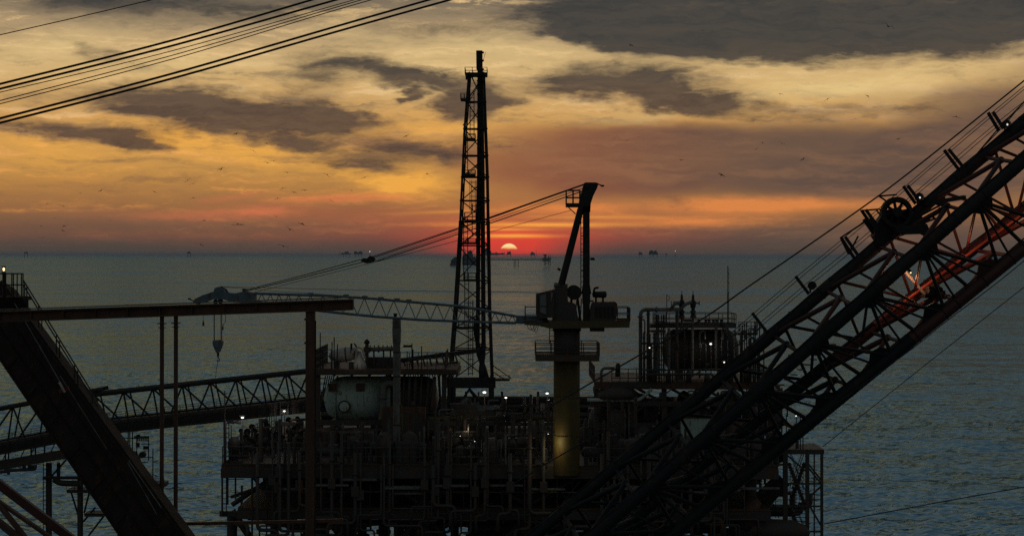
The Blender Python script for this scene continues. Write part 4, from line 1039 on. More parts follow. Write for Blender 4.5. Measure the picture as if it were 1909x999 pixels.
# ---------------------------------------------------------------- the platform: decks, columns, girders
Z_MAIN = zat(868, 140); Z_CEL = zat(950, 140)
def X_(x, d): return P(x, 700, d).x
XL, XR = X_(412, 140), X_(1452, 140)
def platform():
    t = thing('offshore_platform', 'dark many-legged production platform filling the lower middle of the photo', 'platform', (0, 140, 0))
    # main deck plate and edge girders (edge girder face, stringers beneath)
    box('main_deck', t, ((XL + XR) / 2, 156.3, Z_MAIN - .12), (XR - XL, 32.2, .24), 'grate')
    bar('edge_girder', t, (XL, 140.1, Z_MAIN - .55), (XR, 140.1, Z_MAIN - .55), .4, .62, 'steel')
    bar('edge_girder', t, (XL + .2, 140.3, Z_MAIN - .55), (XL + .2, 172, Z_MAIN - .55), .4, .62, 'steel')
    bar('edge_girder', t, (XR - .2, 140.3, Z_MAIN - .55), (XR - .2, 172, Z_MAIN - .55), .4, .62, 'steel')
    n = 16
    for k in range(1, n): bar('deck_beam', t, (lerp(XL, XR, k / n), 140.4, Z_MAIN - .5), (lerp(XL, XR, k / n), 172, Z_MAIN - .5), .25, .5, 'steel')
    for k in range(3): bar('stringer', t, (XL + .4, 146 + k * 8, Z_MAIN - 1.05), (XR - .4, 146 + k * 8, Z_MAIN - 1.05), .5, .55, 'steel')
    x0, x1 = X_(440, 140), X_(1440, 140)
    box('cellar_deck', t, ((x0 + x1) / 2, 156, Z_CEL - .1), (x1 - x0, 30, .2), 'grate')
    bar('edge_girder', t, (x0, 140.8, Z_CEL - .45), (x1, 140.8, Z_CEL - .45), .35, .6, 'steel')
    for k in range(2): bar('stringer', t, (x0, 148 + k * 9, Z_CEL - .6), (x1, 148 + k * 9, Z_CEL - .6), .5, .8, 'steel')
    for X in (433, 600, 790, 985, 1180, 1400):
        for d in (142.5, 168):
            xx = X_(X, 142.5)
            cyl('platform_leg', t, (xx, d, 0 - 3), (xx, d, Z_CEL - .5), .36 if X == 433 else .55, 'steel', 18)
            if X != 433: cyl('deck_column', t, (xx, d, Z_CEL - .5), (xx, d, Z_MAIN - .8), .42, 'steel', 14)
    xs = [X_(X, 142.5) for X in (433, 600, 790, 985, 1180, 1400)]
    for a, b in zip(xs, xs[1:]):
        m = (a + b) / 2
        cyl('cross_brace', t, (a, 142.5, Z_CEL - .4), (m, 142.5, Z_CEL - 5), .25, 'steel', 10); cyl('cross_brace', t, (m, 142.5, Z_CEL - 5), (b, 142.5, Z_CEL - .4), .25, 'steel', 10)
        cyl('cross_brace', t, (a, 142.5, Z_CEL), (m, 142.5, Z_MAIN - .9), .18, 'steel', 10); cyl('cross_brace', t, (m, 142.5, Z_MAIN - .9), (b, 142.5, Z_CEL), .18, 'steel', 10)
        cyl('jacket_brace', t, (a, 142.5, 2.5), (b, 142.5, 2.5), .3, 'steel', 10)
        cyl('jacket_brace', t, (a, 142.5, 2.5), (b, 142.5, 12), .3, 'steel', 10)
    # left end: sloping deck soffit, landing posts, ladder
    for X, y0, y1, r in ((414, 962, 872, 1.6), (424, 940, 872, 2.2), (439, 930, 872, 1.7), (470, 1000, 872, 2), (497, 1000, 872, 1.5)):
        cyl('hanger_post', t, P(X, y0, 140.6), P(X, y1, 140.6), r * SCX, 'steel', 8)
    ladder(t, P(418.5, 962, 140.5), P(418.5, 875, 140.5), .25, 'black')
    for y in (884, 893, 925): cyl('rail', t, P(424, y, 140.6), P(455, y, 140.6), .03, 'black', 6)
    cyl('support_brace', t, P(466, 882, 141), P(492, 915, 141), 2.4 * SCX, 'steel', 8); cyl('support_brace', t, P(430, 926, 141), P(520, 895, 141), 3 * SCX, 'steel', 8)
    bar('beam', t, P(410, 957, 141), P(520, 957, 141), .4, .35, 'steel')
    pipe(t, [P(438, 975, 141), P(462, 975, 141), P(462, 1000, 141)], .14, 'pipe')
    # railing round the left end and along the front
    zt = Z_MAIN
    railing(t, [Vector((XL + .1, 172, zt)), Vector((XL + .1, 140.1, zt)), Vector((X_(470, 140), 140.05, zt))], h=1.25, step=1.6, r=.035, mid=2, mat='steel')
    railing(t, [Vector((XR, 140.1, zt)), Vector((XR, 172, zt))], h=1.2, step=1.6, r=.035, mid=2, mat='steel')
    railing(t, [Vector((X_(470, 140), 140.05, zt)), Vector((X_(1020, 140), 140.05, zt))], h=1.2, step=1.6, r=.03, mid=2, mat='steel')
    railing(t, [Vector((X_(1090, 140), 140.05, zt)), Vector((XR, 140.05, zt))], h=1.2, step=1.6, r=.03, mid=2, mat='steel')
    return t
PLAT = platform()
# ---------------------------------------------------------------- equipment at the left end of the deck
def left_end():
    s = SCX
    t = thing('scrubber', 'round headed dark tank standing at the left end of the deck', 'tank', P(436, 868, 141))
    m = MB(); m.lathe(P(436, 867, 141.5), P(436, 812, 141.5), [(0, 8 * s), (28 * s, 9 * s), (31 * s, 11.5 * s), (44 * s, 11.5 * s), (50 * s, 9 * s), (54 * s, 4 * s)], 20); m.build('shell', t, 'steel', True)
    box('skid', t, P(438, 862, 141.5), (26 * s, 1, 10 * s), 'steel')
    t = thing('lamp_mast', 'tall slim mast with rungs at the left end of the deck', 'mast', P(419, 850, 140.8))
    cyl('pole', t, P(419, 868, 140.8), P(419, 782, 140.8), 2.6 * s, 'steel', 10); cyl('pole', t, P(419, 782, 140.8), P(419, 728, 140.8), 1.1 * s, 'steel', 8)
    ladder(t, P(424, 862, 140.8), P(424, 785, 140.8), .2, 'black', step=.3); cyl('arm', t, P(419, 735, 140.8), P(424, 733, 140.8), .03, 'black', 6)
    t = thing('horn_cluster', 'cluster of horns on a short mast at the left end of the deck', 'horn', P(431, 830, 141))
    cyl('pole', t, P(431, 850, 141), P(431, 792, 141), 1.1 * s, 'steel', 8)
    for x0, x1, r in ((424, 432, 3.5), (428, 436, 4.2), (436, 448, 4.6), (430, 424, 4.0)):
        cyl('horn', t, P(x0, 787, 141), P(x1, 786, 141), 1.4 * s, 'black', 12, r * s)
    t = thing('bell_rack', 'rack of hanging bell shaped fittings behind the left railing', 'rack', P(494, 850, 150))
    s2 = 150 / F_PX
    cyl('pole', t, P(493, 845, 150), P(493, 786, 150), 1.6 * s2, 'steel', 8); m = MB(); m.lathe(P(494, 792, 150), P(497, 780, 150), [(0, 1 * s2), (6 * s2, 5.5 * s2), (10 * s2, 4.5 * s2), (12 * s2, 1.5 * s2)], 14); m.build('dish', t, 'black', True)
    cyl('rack_bar', t, P(474, 802, 150), P(516, 805, 150), .05, 'black', 6)
    for k in range(7):
        x = 477 + k * 5.6; cyl('fitting', t, P(x, 813, 150), P(x, 806, 150), 2.4 * s2, 'black', 10, 1.4 * s2); cyl('stem', t, P(x, 806, 150), P(x, 799, 150), .8 * s2, 'black', 6)
    cyl('fitting', t, P(486, 799, 150), P(486, 793, 150), 2.5 * s2, 'black', 10); cyl('pole', t, P(487, 850, 150), P(487, 808, 150), .9 * s2, 'black', 6); cyl('pole', t, P(507, 845, 150), P(507, 795, 150), .9 * s2, 'black', 6)
    t = thing('loading_frame', 'square portal frame of heavy steel behind the left railing', 'frame', P(540, 840, 152))
    s2 = 152 / F_PX
    for x, w in ((516, 6), (561, 9)): bar('post', t, P(x, 850, 152), P(x, 784, 152), w * s2, .3, 'steel')
    bar('beam', t, P(513, 790, 152), P(566, 790, 152), .3, 7 * s2, 'steel')
    pipe(t, [P(541, 784, 152), P(545, 782, 152), P(580, 781, 152)], .09, 'steel'); pipe(t, [P(539, 796, 151.5), P(542, 812, 151.5), P(541, 845, 151.5)], .14, 'steel'); pipe(t, [P(553, 845, 151.5), P(553, 812, 151.5), P(559, 803, 151.5), P(572, 800, 151.5)], .13, 'steel')
    cyl('post', t, P(525, 840, 152), P(525, 765, 152), .05, 'black', 6)
    for k in range(5): cyl('rail', t, P(517, 808 + k * 7, 152), P(572, 808 + k * 7, 152), .04, 'black', 6)
    # low machinery filling the deck edge
    rnd = random.Random(5)
    for k in range(34):
        x = 445 + rnd.random() * 150; d = 143 + (x - 440) / 160 * 26 * (.3 + .7 * rnd.random()); h = .5 + rnd.random() * 1.6
        bx = X_(x, d)
        q = thing('deck_valve', 'small dark valve standing ' + where(x), 'valve', (bx, d, Z_MAIN), group='valves along the left deck edge')
        cyl('stem', q, (bx, d, Z_MAIN), (bx, d, Z_MAIN + h), .06 + rnd.random() * .05, 'steel', 8)
        ball('body', q, (bx, d, Z_MAIN + h * .55), .16 + rnd.random() * .14, 'steel', 8)
        cyl('handwheel', q, (bx, d - .03, Z_MAIN + h), (bx, d + .03, Z_MAIN + h + .02), .16 + rnd.random() * .1, 'black', 10)
left_end()
# ---------------------------------------------------------------- left module: big pale separator under an upper deck
def left_module():
    d = 150.0; s = d / F_PX
    zt = zat(690, d)
    t = thing('left_module_frame', 'steel frame and upper deck round the big pale tank', 'steel frame', P(600, 868, d))
    a, b = X_(590, d), X_(852, d)
    box('upper_deck', t, ((a + b) / 2, d + 4.5, zt), (b - a, 10, .14), 'grate')
    bar('deck_beam', t, (a, d - .5, zt - .15), (b, d - .5, zt - .15), .3, 8 * s, 'brown')
    bar('deck_beam', t, (a, d + 9.3, zt - .15), (b, d + 9.3, zt - .15), .3, .5, 'steel')
    for k in range(9): x = lerp(a, b, k / 8); bar('joist', t, (x, d - .3, zt - .3), (x, d + 9, zt - .3), .15, .3, 'steel')
    for X in (593, 726, 828):
        for yy in ((0, 9) if X != 726 else (9,)): bar('column', t, P(X, 868, d + yy), P(X, 692, d + yy), .34, .34, 'steel')
    for y in (697, 788, 800, 826): bar('rail_beam', t, P(592, y, d - .6), P(850, y - 2, d - .6), .14, (.16 if y != 788 else .4), 'steel')
    railing(t, [Vector((a, d + 9, zt)), Vector((a, d - .4, zt)), Vector((X_(618, d), d - .4, zt))], h=1.5, step=.55, r=.03, mid=3)
    railing(t, [Vector((X_(747, d), d - .4, zt)), Vector((X_(830, d), d - .4, zt)), Vector((X_(830, d), d + 6, zt))], h=1.3, step=.6, r=.03, mid=3)
    for X, y0, y1 in ((597, 690, 620), (601, 690, 645), (619, 690, 637), (623, 680, 628), (629, 680, 641), (654, 660, 640), (656, 652, 640), (768, 690, 640), (786, 690, 645), (770, 690, 651), (759, 690, 655)): cyl('post', t, P(X, y0, d), P(X, y1, d), 1.0 * s, 'black', 6)
    box('light_box', t, P(760, 645, d), (16 * s, .4, 4 * s), 'black')
    for k in range(5): bar('stay', t, P(600 + 3 * k, 740, d + 2), P(607 + 4 * k, 700, d + 2), .08, .08, 'black')
    bar('brace', t, P(596, 760, d), P(604, 722, d), .14, .14, 'steel')
    for y in (705, 715, 750, 762, 775): cyl('rail', t, P(590, y, d + 1), P(608, y, d + 1), .04, 'black', 6)
    # separator
    t = thing('separator_tank', 'big pale teal horizontal tank with a round manhole under the upper deck', 'tank', P(700, 800, d + 3))
    yc = 743; r = 43 * s
    m = MB(); A, B = P(604, yc, d + 2.2), P(730, yc, d + 2.2); L = (B - A).length
    m.lathe(A, B, [(0, .1), (.05, r * .25), (.18, r * .5), (.4, r * .7), (.75, r * .86), (1.15, r * .96), (1.6, r), (L, r)], 36); m.build('shell', t, 'teal', True)
    m = MB(); A, B = P(730, yc, d + 2.2), P(818, yc, d + 2.2); L = (B - A).length
    m.lathe(A, B, [(0, r * .995), (L - .9, r * .995), (L - .5, r * .9), (L - .2, r * .66), (L, .1)], 36); m.build('shell', t, 'steel', True)
    for x in (628, 716): cyl('weld_band', t, P(x, yc, d + 2.2), P(x + 2, yc, d + 2.2), r * 1.012, 'teal', 36)
    mc = P(642, 757, d + 2.2 - r); n_ = Vector((0, -1, 0))
    mh = cyl('manhole', t, mc + Vector((0, .25, 0)), mc + Vector((0, -.12, 0)), 9.5 * s, 'teal', 22)
    cyl('manhole_cover', mh, mc + Vector((0, -.12, 0)), mc + Vector((0, -.2, 0)), 11.5 * s, 'steel', 22)
    cyl('cover_plate', mh, mc + Vector((0, -.2, 0)), mc + Vector((0, -.24, 0)), 9 * s, 'teal', 22)
    for k in range(16):
        a_ = k * math.pi / 8; cyl('bolt', mh, mc + Vector((10.4 * s * math.cos(a_), -.2, 10.4 * s * math.sin(a_))), mc + Vector((10.4 * s * math.cos(a_), -.26, 10.4 * s * math.sin(a_))), .035, 'black', 6)
    for x, y in ((620, 722), (672, 722)):
        ang = (yc - y) * s; yy = d + 2.2 - math.sqrt(r * r - ang * ang)
        box('name_plate', t, P(x, y, yy - .05), (16 * s, .12, 15 * s), 'brown')
    for x in (625, 700, 790): box('saddle', t, P(x, 790, d + 2.2), (14 * s, 2.4, 16 * s), 'steel')
    # big elbow duct down the tank's front
    q = thing('drain_duct', 'thick pipe with an elbow running down the pale tank and off to the left', 'pipe', P(655, 868, d))
    pipe(q, [P(735, 714, d), P(714, 714, d), P(712, 790, d), P(655, 875, d)], 6.6 * s, 'pipe', [(1, .35)], rad=.9)
    # hanging pipes and hoses right of the post
    for k, x in enumerate((752, 762, 773, 784, 797, 808)):
        q = thing('riser_pipe', 'dark upright pipe hanging before the tank, right of the thick grey post', 'pipe', P(x, 868, d), group='riser pipes before the dark half of the tank')
        pipe(q, [P(x + 2, 702, d - .2 * (k % 2)), P(x, 740, d - .2 * (k % 2)), P(x - (8 if k > 3 else 0), 800, d - .2)], (1.8 + (k % 3)) * s, 'steel', [(1, .5)])
    q = thing('lifting_post', 'thick grey upright post with a wider head in front of the pale tank', 'post', P(739.5, 868, 143))
    s4 = 143 / F_PX
    cyl('post', q, P(739.5, 876, 143), P(739.5, 612, 143), 6.8 * s4, 'pipe', 18); cyl('post_head', q, P(739.5, 640, 143), P(739.5, 612, 143), 7.4 * s4, 'pipe', 18, 8.6 * s4); cyl('post_head', q, P(739.5, 612, 143), P(739.5, 592, 143), 8 * s4, 'pipe', 18)
    for y in (655, 700, 790): cyl('clamp_band', q, P(739.5, y + 2, 143), P(739.5, y, 143), 7.6 * s4, 'steel', 18)
    cyl('top_lamp', q, P(737, 592, 143), P(737, 584, 143), 2 * s4, 'black', 10, 4 * s4)
    cyl('side_pipe', q, P(749, 870, 143), P(748.5, 755, 143), 1.8 * s4, 'yellow', 8)
    # on the upper deck
    q = thing('wrapped_vessel', 'white wrapped vessel lying on the upper deck above the pale tank', 'vessel', P(650, 690, d + 1))
    m = MB(); m.lathe(P(613, 664, d + 1), P(676, 657, d + 1), [(0, .08), (.08, 6 * s), (.3, 10 * s), (.8, 13 * s), (38 * s, 13.5 * s), (48 * s, 11 * s), (56 * s, 6 * s)], 24); m.build('shell', q, 'white', True)
    for x in (644, 662): cyl('strap', q, P(x, 660.5, d + 1), P(x + 2, 660.3, d + 1), 14 * s, 'steel', 22)
    box('saddle', q, P(628, 680, d + 1), (10 * s, 1, 12 * s), 'steel'); box('saddle', q, P(656, 680, d + 1), (10 * s, 1, 12 * s), 'steel')
    q = thing('wrapped_dome', 'pale wrapped cone shaped housing beside the wrapped vessel', 'housing', P(672, 690, d))
    m = MB(); m.lathe(P(672, 692, d + .3), P(667, 650, d + .3), [(0, 13 * s), (14 * s, 12 * s), (28 * s, 7 * s), (38 * s, 5 * s)], 20); m.build('shell', q, 'white', True)
    cyl('arm', q, P(668, 650, d), P(660, 640, d), 1.4 * s, 'black', 8); pipe(q, [P(655, 660, d), P(662, 648, d), P(674, 648, d), P(681, 668, d)], 2.2 * s, 'white')
    q = thing('valve_head', 'dark valve with a round cap standing highest on the left upper deck', 'valve', P(684, 690, d))
    cyl('stem', q, P(684, 692, d + 1), P(684, 640, d + 1), 3.5 * s, 'steel', 12); cyl('cap', q, P(684, 640, d + 1), P(684, 634, d + 1), 6 * s, 'black', 14, 4 * s); box('body', q, P(684, 652, d + 1), (12 * s, .5, 10 * s), 'steel'); ball('knob', q, P(684, 634, d + 1), 2.4 * s, 'black', 8)
    q = thing('header_pipe', 'thick grey pipe lying along the left upper deck beside the valve', 'pipe', P(710, 690, d))
    pipe(q, [P(686, 651, d + 1), P(735, 650, d + 1)], 4.2 * s, 'pipe', [(0, .4)]); 
    for k in range(6): cyl('bolt_stub', q, P(690 + 8 * k, 647, d + 1), P(690 + 8 * k, 643, d + 1), 1 * s, 'black', 6)
    for x in (697, 715, 728): cyl('support', q, P(x, 690, d + 1), P(x, 654, d + 1), 1.6 * s, 'steel', 8)
    box('pump_block', q, P(712, 675, d + 2), (50 * s, 1.4, 20 * s), 'steel')
    q = thing('derrick_arm', 'long dark beam sloping up from the left module to the vent tower', 'beam', P(745, 672, d + 4))
    bar('beam', q, P(742, 672, d + 4), P(893, 653, d + 9), .35, 8 * s, 'black'); bar('beam', q, P(742, 690, d + 4), P(850, 676, d + 8), .3, 6 * s, 'steel')
    for k in range(9): bar('tie', q, P(752 + k * 12, 671 - k * 1.5, d + 4.3), P(757 + k * 12, 688 - k * 1.6, d + 4.3), .12, .12, 'steel')
    box('floor', q, P(800, 682, d + 6), (100 * s, 4, .12), 'grate')
    m = MB()
    for k in range(10): m.path([P(760 + k * 9, 690, d + 3), P(763 + k * 9, 705 + (k % 3) * 3, d + 3), P(768 + k * 9, 690, d + 3)], .07, 6)
    m.build('hose_loops', q, 'black')
    cyl('tie', q, P(818, 700, d + 3), P(822, 770, d + 3), 2.5 * s, 'steel', 8)
left_module()
# ---------------------------------------------------------------- wellhead pipes in the middle of the deck
def middle():
    d = 147.0; s = d / F_PX
    rnd = random.Random(11)
    spec = [(824, 770, 3.2, 'steel'), (843, 768, 4.0, 'yellow'), (857, 775, 2.4, 'steel'), (866, 770, 4.4, 'yellow'), (880, 776, 2.6, 'yellow'), (890, 782, 3.2, 'steel'), (902, 779, 3.6, 'pipe'), (930, 772, 3.2, 'steel'), (956, 768, 4.0, 'steel'),
            (937, 742, 2.6, 'steel'), (978, 738, 3.0, 'steel'), (990, 735, 3.0, 'steel'), (1002, 740, 2.6, 'steel'), (1011, 752, 4.0, 'pipe'), (1022, 745, 3.0, 'steel'), (968, 790, 3.0, 'steel'), (1092, 780, 4.0, 'steel'), (1110, 760, 3.2, 'steel'), (1135, 745, 3.4, 'steel'), (1160, 750, 3.0, 'steel'), (1185, 740, 3.2, 'steel')]
    for k, (x, y, r, m_) in enumerate(spec):
        dd = d - (k % 3) * 1.2
        if m_ == 'yellow': q = thing('well_riser', 'yellow painted upright pipe beneath the vent tower', 'pipe', P(x, 868, dd), group='yellow upright pipes beneath the vent tower')
        else: q = thing('upright_pipe', 'dark upright pipe standing on the middle of the main deck', 'pipe', P(x, 868, dd), group='dark upright pipes on the middle of the deck')
        cyl('pipe', q, P(x, 874, dd), P(x, y, dd), r * s, m_, 12)
        for j in range(3):
            yy = lerp(y, 860, .08 + j * .36 + rnd.random() * .1); cyl('pipe_flange', q, P(x, yy + 1.5, dd), P(x, yy, dd), r * 1.6 * s, 'steel', 12)
        if k % 4 == 1: cyl('handwheel', q, P(x + r + 1, y + 12, dd - .1), P(x + r + 1.5, y + 12, dd + .1), 4 * s, 'black', 12)
    t = thing('well_bay_frame', 'low steel frame with yellow rails round the pipes beneath the vent tower', 'steel frame', P(890, 868, d))
    for y, x0, x1, m_, w in ((779, 800, 935, 'yellow', .12), (789, 820, 968, 'steel', .3), (770, 842, 925, 'steel', .35), (778, 925, 1035, 'steel', .28), (812, 815, 1030, 'steel', .22), (846, 800, 1030, 'steel', .25), (765, 905, 965, 'black', .12)):
        bar('rail', t, P(x0, y, d - 1.6), P(x1, y - rnd.random() * 3, d - 1.6), .1, w, m_)
    for x in (812, 850, 895, 945, 1000, 1028): bar('post', t, P(x, 872, d - 1.5), P(x, 766, d - 1.5), .15, .15, 'steel')
    bar('rail', t, P(925, 782, d - 1.8), P(985, 768, d - 1.8), .08, .1, 'black'); railing(t, [P(922, 792, d - 2), P(1030, 780, d - 2)], h=1.1, step=.7, mat='black', r=.025)
    # dark equipment packed over the deck and between the decks
    g1 = 'dark machinery packed on the main deck'; l1 = 'dark machinery skid or cabinet packed among pipes on the main deck'
    for k in range(96):
        x = 600 + rnd.random() * 840; dd = 145 + rnd.random() * 22 if k < 60 else 141.3 + rnd.random() * 3; h = 1.2 + rnd.random() * 2.4; w = 1.0 + rnd.random() * 2.6
        if 815 < x < 1040: h = min(h, 2.0 + (dd - 145) * .03)
        if x < 740: h = min(h, 1.7); dd = min(dd, 148.5)
        if k >= 60: h = .8 + rnd.random() * 1.3; w = .7 + rnd.random() * 1.4
        if k >= 60 and abs(x - 1056) < 50: x += 110
        bx = X_(x, dd); q = thing('machinery_skid', ('dark panelled cabinet', 'dark drum on saddles', 'dark upright vessel')[k % 3] + ' ' + where(x), 'machinery', (bx, dd, Z_MAIN), group=g1)
        kind = k % 3; m_ = ('steel', 'brown', 'steel', 'pipe')[k % 4] if dd > 147 else 'steel'
        if kind == 0:
            box('cabinet', q, (bx, dd, Z_MAIN + h / 2), (w, 1.6, h), m_)
            for j in range(3): box('door_panel', q, (bx + (j - 1) * w / 3.2, dd - .83, Z_MAIN + h / 2), (w / 3.8, .06, h * .8), 'steel')
            cyl('roof_vent', q, (bx + w * .2, dd, Z_MAIN + h), (bx + w * .2, dd, Z_MAIN + h + .4), .15, 'steel', 10)
        elif kind == 1:
            mb = MB(); mb.lathe((bx - w / 2, dd, Z_MAIN + h * .6), (bx + w / 2, dd, Z_MAIN + h * .6), [(0, .1), (.12, h * .22), (.3, h * .3), (w - .3, h * .3), (w - .12, h * .22), (w, .1)], 16); mb.build('drum', q, m_, True)
            for j in (-.3, .3): box('saddle', q, (bx + j * w, dd, Z_MAIN + h * .18), (.2, h * .4, h * .36), 'steel')
            pipe(q, [(bx + w * .1, dd, Z_MAIN + h * .85), (bx + w * .1, dd, Z_MAIN + h * 1.05), (bx + w * .4, dd, Z_MAIN + h * 1.05)], .08, 'pipe')
        else:
            mb = MB(); mb.lathe((bx, dd, Z_MAIN), (bx, dd, Z_MAIN + h * 1.15), [(0, .5), (.1, .55), (h * .9, .55), (h * 1.02, .42), (h * 1.12, .12)], 16); mb.build('vessel', q, m_, True)
            cyl('nozzle', q, (bx, dd - .5, Z_MAIN + h * .5), (bx, dd - .8, Z_MAIN + h * .5), .14, 'steel', 10)
            for j in range(2): cyl('standpipe', q, (bx + .7 + j * .3, dd, Z_MAIN), (bx + .7 + j * .3, dd, Z_MAIN + h * (1.1 + .2 * j)), .07, 'pipe', 8)
    g2 = 'dark equipment between the two decks'; l2 = 'dark equipment hidden in the shade between the main and cellar decks'
    for k in range(70):
        x = 505 + rnd.random() * 905; dd = 143.5 + rnd.random() * 20; w = .8 + rnd.random() * 2.8; top = Z_MAIN - 1.3; h = (.5 + .5 * rnd.random()) * (top - Z_CEL)
        bx = X_(x, dd); q = thing('deck_equipment', ('dark round tank', 'dark boxy housing', 'dark boxy housing')[k % 3] + ' under the deck ' + where(x), 'machinery', (bx, dd, Z_CEL), group=g2)
        if k % 3: 
            box('housing', q, (bx, dd, Z_CEL + h / 2), (w, 1.2, h), 'steel'); box('lid', q, (bx, dd, Z_CEL + h + .05), (w * .8, .9, .1), 'black')
        else:
            cyl('tank_shell', q, (bx, dd, Z_CEL), (bx, dd, Z_CEL + h), w * .35, 'steel', 14); cyl('tank_lid', q, (bx, dd, Z_CEL + h), (bx, dd, Z_CEL + h + .12), w * .3, 'black', 14)
        pipe(q, [(bx + w / 2, dd - .7, Z_CEL + .2), (bx + w / 2, dd - .7, top), (bx + w / 2 + 1.4, dd - .7, top)], .09, 'steel')
    g3 = 'pipes slung under the cellar deck'; l3 = 'dark pipe slung under the cellar deck'
    for k in range(60):
        x = 450 + rnd.random() * 900; dd = 141.5 + rnd.random() * 18; bx = X_(x, dd); L = 2 + rnd.random() * 7; z = Z_CEL - .7 - rnd.random() * 1.7
        q = thing('underdeck_pipe', 'dark pipe slung lowest, ' + where(x), 'pipe', (bx, dd, z), group=g3)
        pipe(q, [(bx, dd, Z_CEL - .2), (bx, dd, z), (bx + L, dd, z), (bx + L, dd, Z_CEL - .2)], .07 + rnd.random() * .16, 'steel', [(1, .5)])
        if k % 2: box('tray', q, (bx + L / 2, dd + .4, z - .1), (L * .8, .5, .35), 'steel')
    g4 = 'conductor pipes dropping from the cellar deck'; l4 = 'upright conductor pipe dropping from the cellar deck to the sea'
    for k in range(26):
        x = 640 + (k % 13) * 34 + rnd.random() * 8 + (k > 12) * 250; dd = 148 + (k % 3) * 2.5; bx = X_(x, dd)
        q = thing('conductor_pipe', l4, 'pipe', (bx, dd, -2), group=g4); cyl('pipe', q, (bx, dd, -2), (bx, dd, Z_CEL - .3), .3 + rnd.random() * .12, 'steel', 12)
        for zz in (Z_CEL - 1.4, Z_CEL - 3.4): cyl('collar', q, (bx, dd, zz), (bx, dd, zz + .3), .55, 'steel', 12)
    g5 = 'hanging pipes and cable drops along the front of the deck'
    for k in range(72):
        x = 470 + rnd.random() * 940; dd = 139.7 - rnd.random() * .5; z1 = Z_MAIN + rnd.choice((.1, .9, 1.6, 2.4, 3.2)); z0 = Z_CEL - rnd.random() * 2.2; bx = X_(x, dd)
        if 1020 < x < 1092: continue
        q = thing('front_pipe', rnd.choice(('thin dark pipe drop', 'dark elbow pipe', 'dark cable drop')) + ' down the edge ' + where(x), 'pipe', (bx, dd, z0), group=g5)
        e = rnd.choice((-1, 1)) * (.5 + rnd.random() * 2.2)
        pipe(q, [(bx, dd, z1), (bx, dd, z0 + .4), (bx + e, dd, z0 + .4), (bx + e, dd, z0 - .8)], .05 + rnd.random() * .09, 'steel', [(0, .3)])
        if k % 3 == 0: box('junction_box', q, (bx, dd - .15, lerp(z0, z1, .5)), (.5, .25, .7), 'steel')
        if k % 3 == 1: box('cable_tray', q, (bx + 1.2, dd + .1, Z_MAIN - .9 - rnd.random()), (2.4, .3, .12), 'pipe')
    g6 = 'mixed fittings crowding the deck edge'
    for k in range(60):
        x = 480 + rnd.random() * 950; dd = 140.5 + rnd.random() * 3; bx = X_(x, dd); h = .5 + rnd.random() * 2.6
        if 1010 < x < 1100: continue
        q = thing('deck_fitting', rnd.choice(('low dark fitting', 'dark finger shaped fitting', 'dark standpipe', 'dark bulbous fitting')) + ' by the edge ' + where(x), 'fitting', (bx, dd, Z_MAIN), group=g6)
        cyl('stem', q, (bx, dd, Z_MAIN), (bx, dd, Z_MAIN + h), .05 + rnd.random() * .12, 'steel', 8)
        if k % 2: ball('bulb_body', q, (bx, dd, Z_MAIN + h * .6), .15 + rnd.random() * .25, 'steel', 8)
        else: bar('arm', q, (bx - .5, dd, Z_MAIN + h * .8), (bx + .3 + rnd.random(), dd, Z_MAIN + h * .8), .08, .1, 'steel')
    # scaffold between the decks
    q = thing('scaffold', 'long low scaffold of thin tubes between the main deck and the cellar deck', 'scaffold', (X_(640, 140), 140.2, Z_CEL))
    for k in range(20):
        bx = lerp(X_(480, 140), X_(1380, 140), (k + rnd.random() * .7) / 20); cyl('standard', q, (bx, 140.2 + (k % 2) * .9, Z_CEL), (bx, 140.2 + (k % 2) * .9, Z_MAIN - .9), .035, 'steel', 6)
        if k % 3 == 0: cyl('diagonal', q, (bx, 140.2, Z_CEL), (bx + 1.6, 140.2, Z_MAIN - 1), .03, 'steel', 6)
    for zz in (1.2,): cyl('ledger', q, (X_(480, 140), 140.15, Z_CEL + zz), (X_(1380, 140), 140.15, Z_CEL + zz), .035, 'pipe', 6)
    # walls of cable trays at the back that close off most see-through gaps
    q = thing('pipe_rack', 'long rack of stacked dark pipes behind the main deck machinery', 'pipe rack', (0, 171, Z_MAIN))
    for k in range(7): cyl('pipe', q, (X_(600, 171), 171 + (k % 2) * .5, Z_MAIN + .3 + k * .36), (XR - 1, 171 + (k % 2) * .5, Z_MAIN + .3 + k * .36), .17 + (k % 3) * .03, 'steel', 10)
    for k in range(12): bar('rack_post', q, (lerp(X_(600, 171), XR - 1, k / 11), 171.3, Z_MAIN), (lerp(X_(600, 171), XR - 1, k / 11), 171.3, Z_MAIN + 3), .2, .2, 'steel')
    q = thing('cellar_pipe_rack', 'long rack of dark pipes along the back of the cellar deck', 'pipe rack', (0, 169, Z_CEL))
    for k in range(7): cyl('pipe', q, (X_(640, 169), 169, Z_CEL + .2 + k * .42), (XR - 2, 169, Z_CEL + .2 + k * .42), .19 + (k % 3) * .02, 'steel', 10)
    for k in range(8): cyl('pipe', q, (X_(560 + 30 * k, 160), 160, Z_CEL - .8 - k * .36), (X_(1360, 160), 160, Z_CEL - .8 - k * .36), .17, 'steel', 10)
middle()
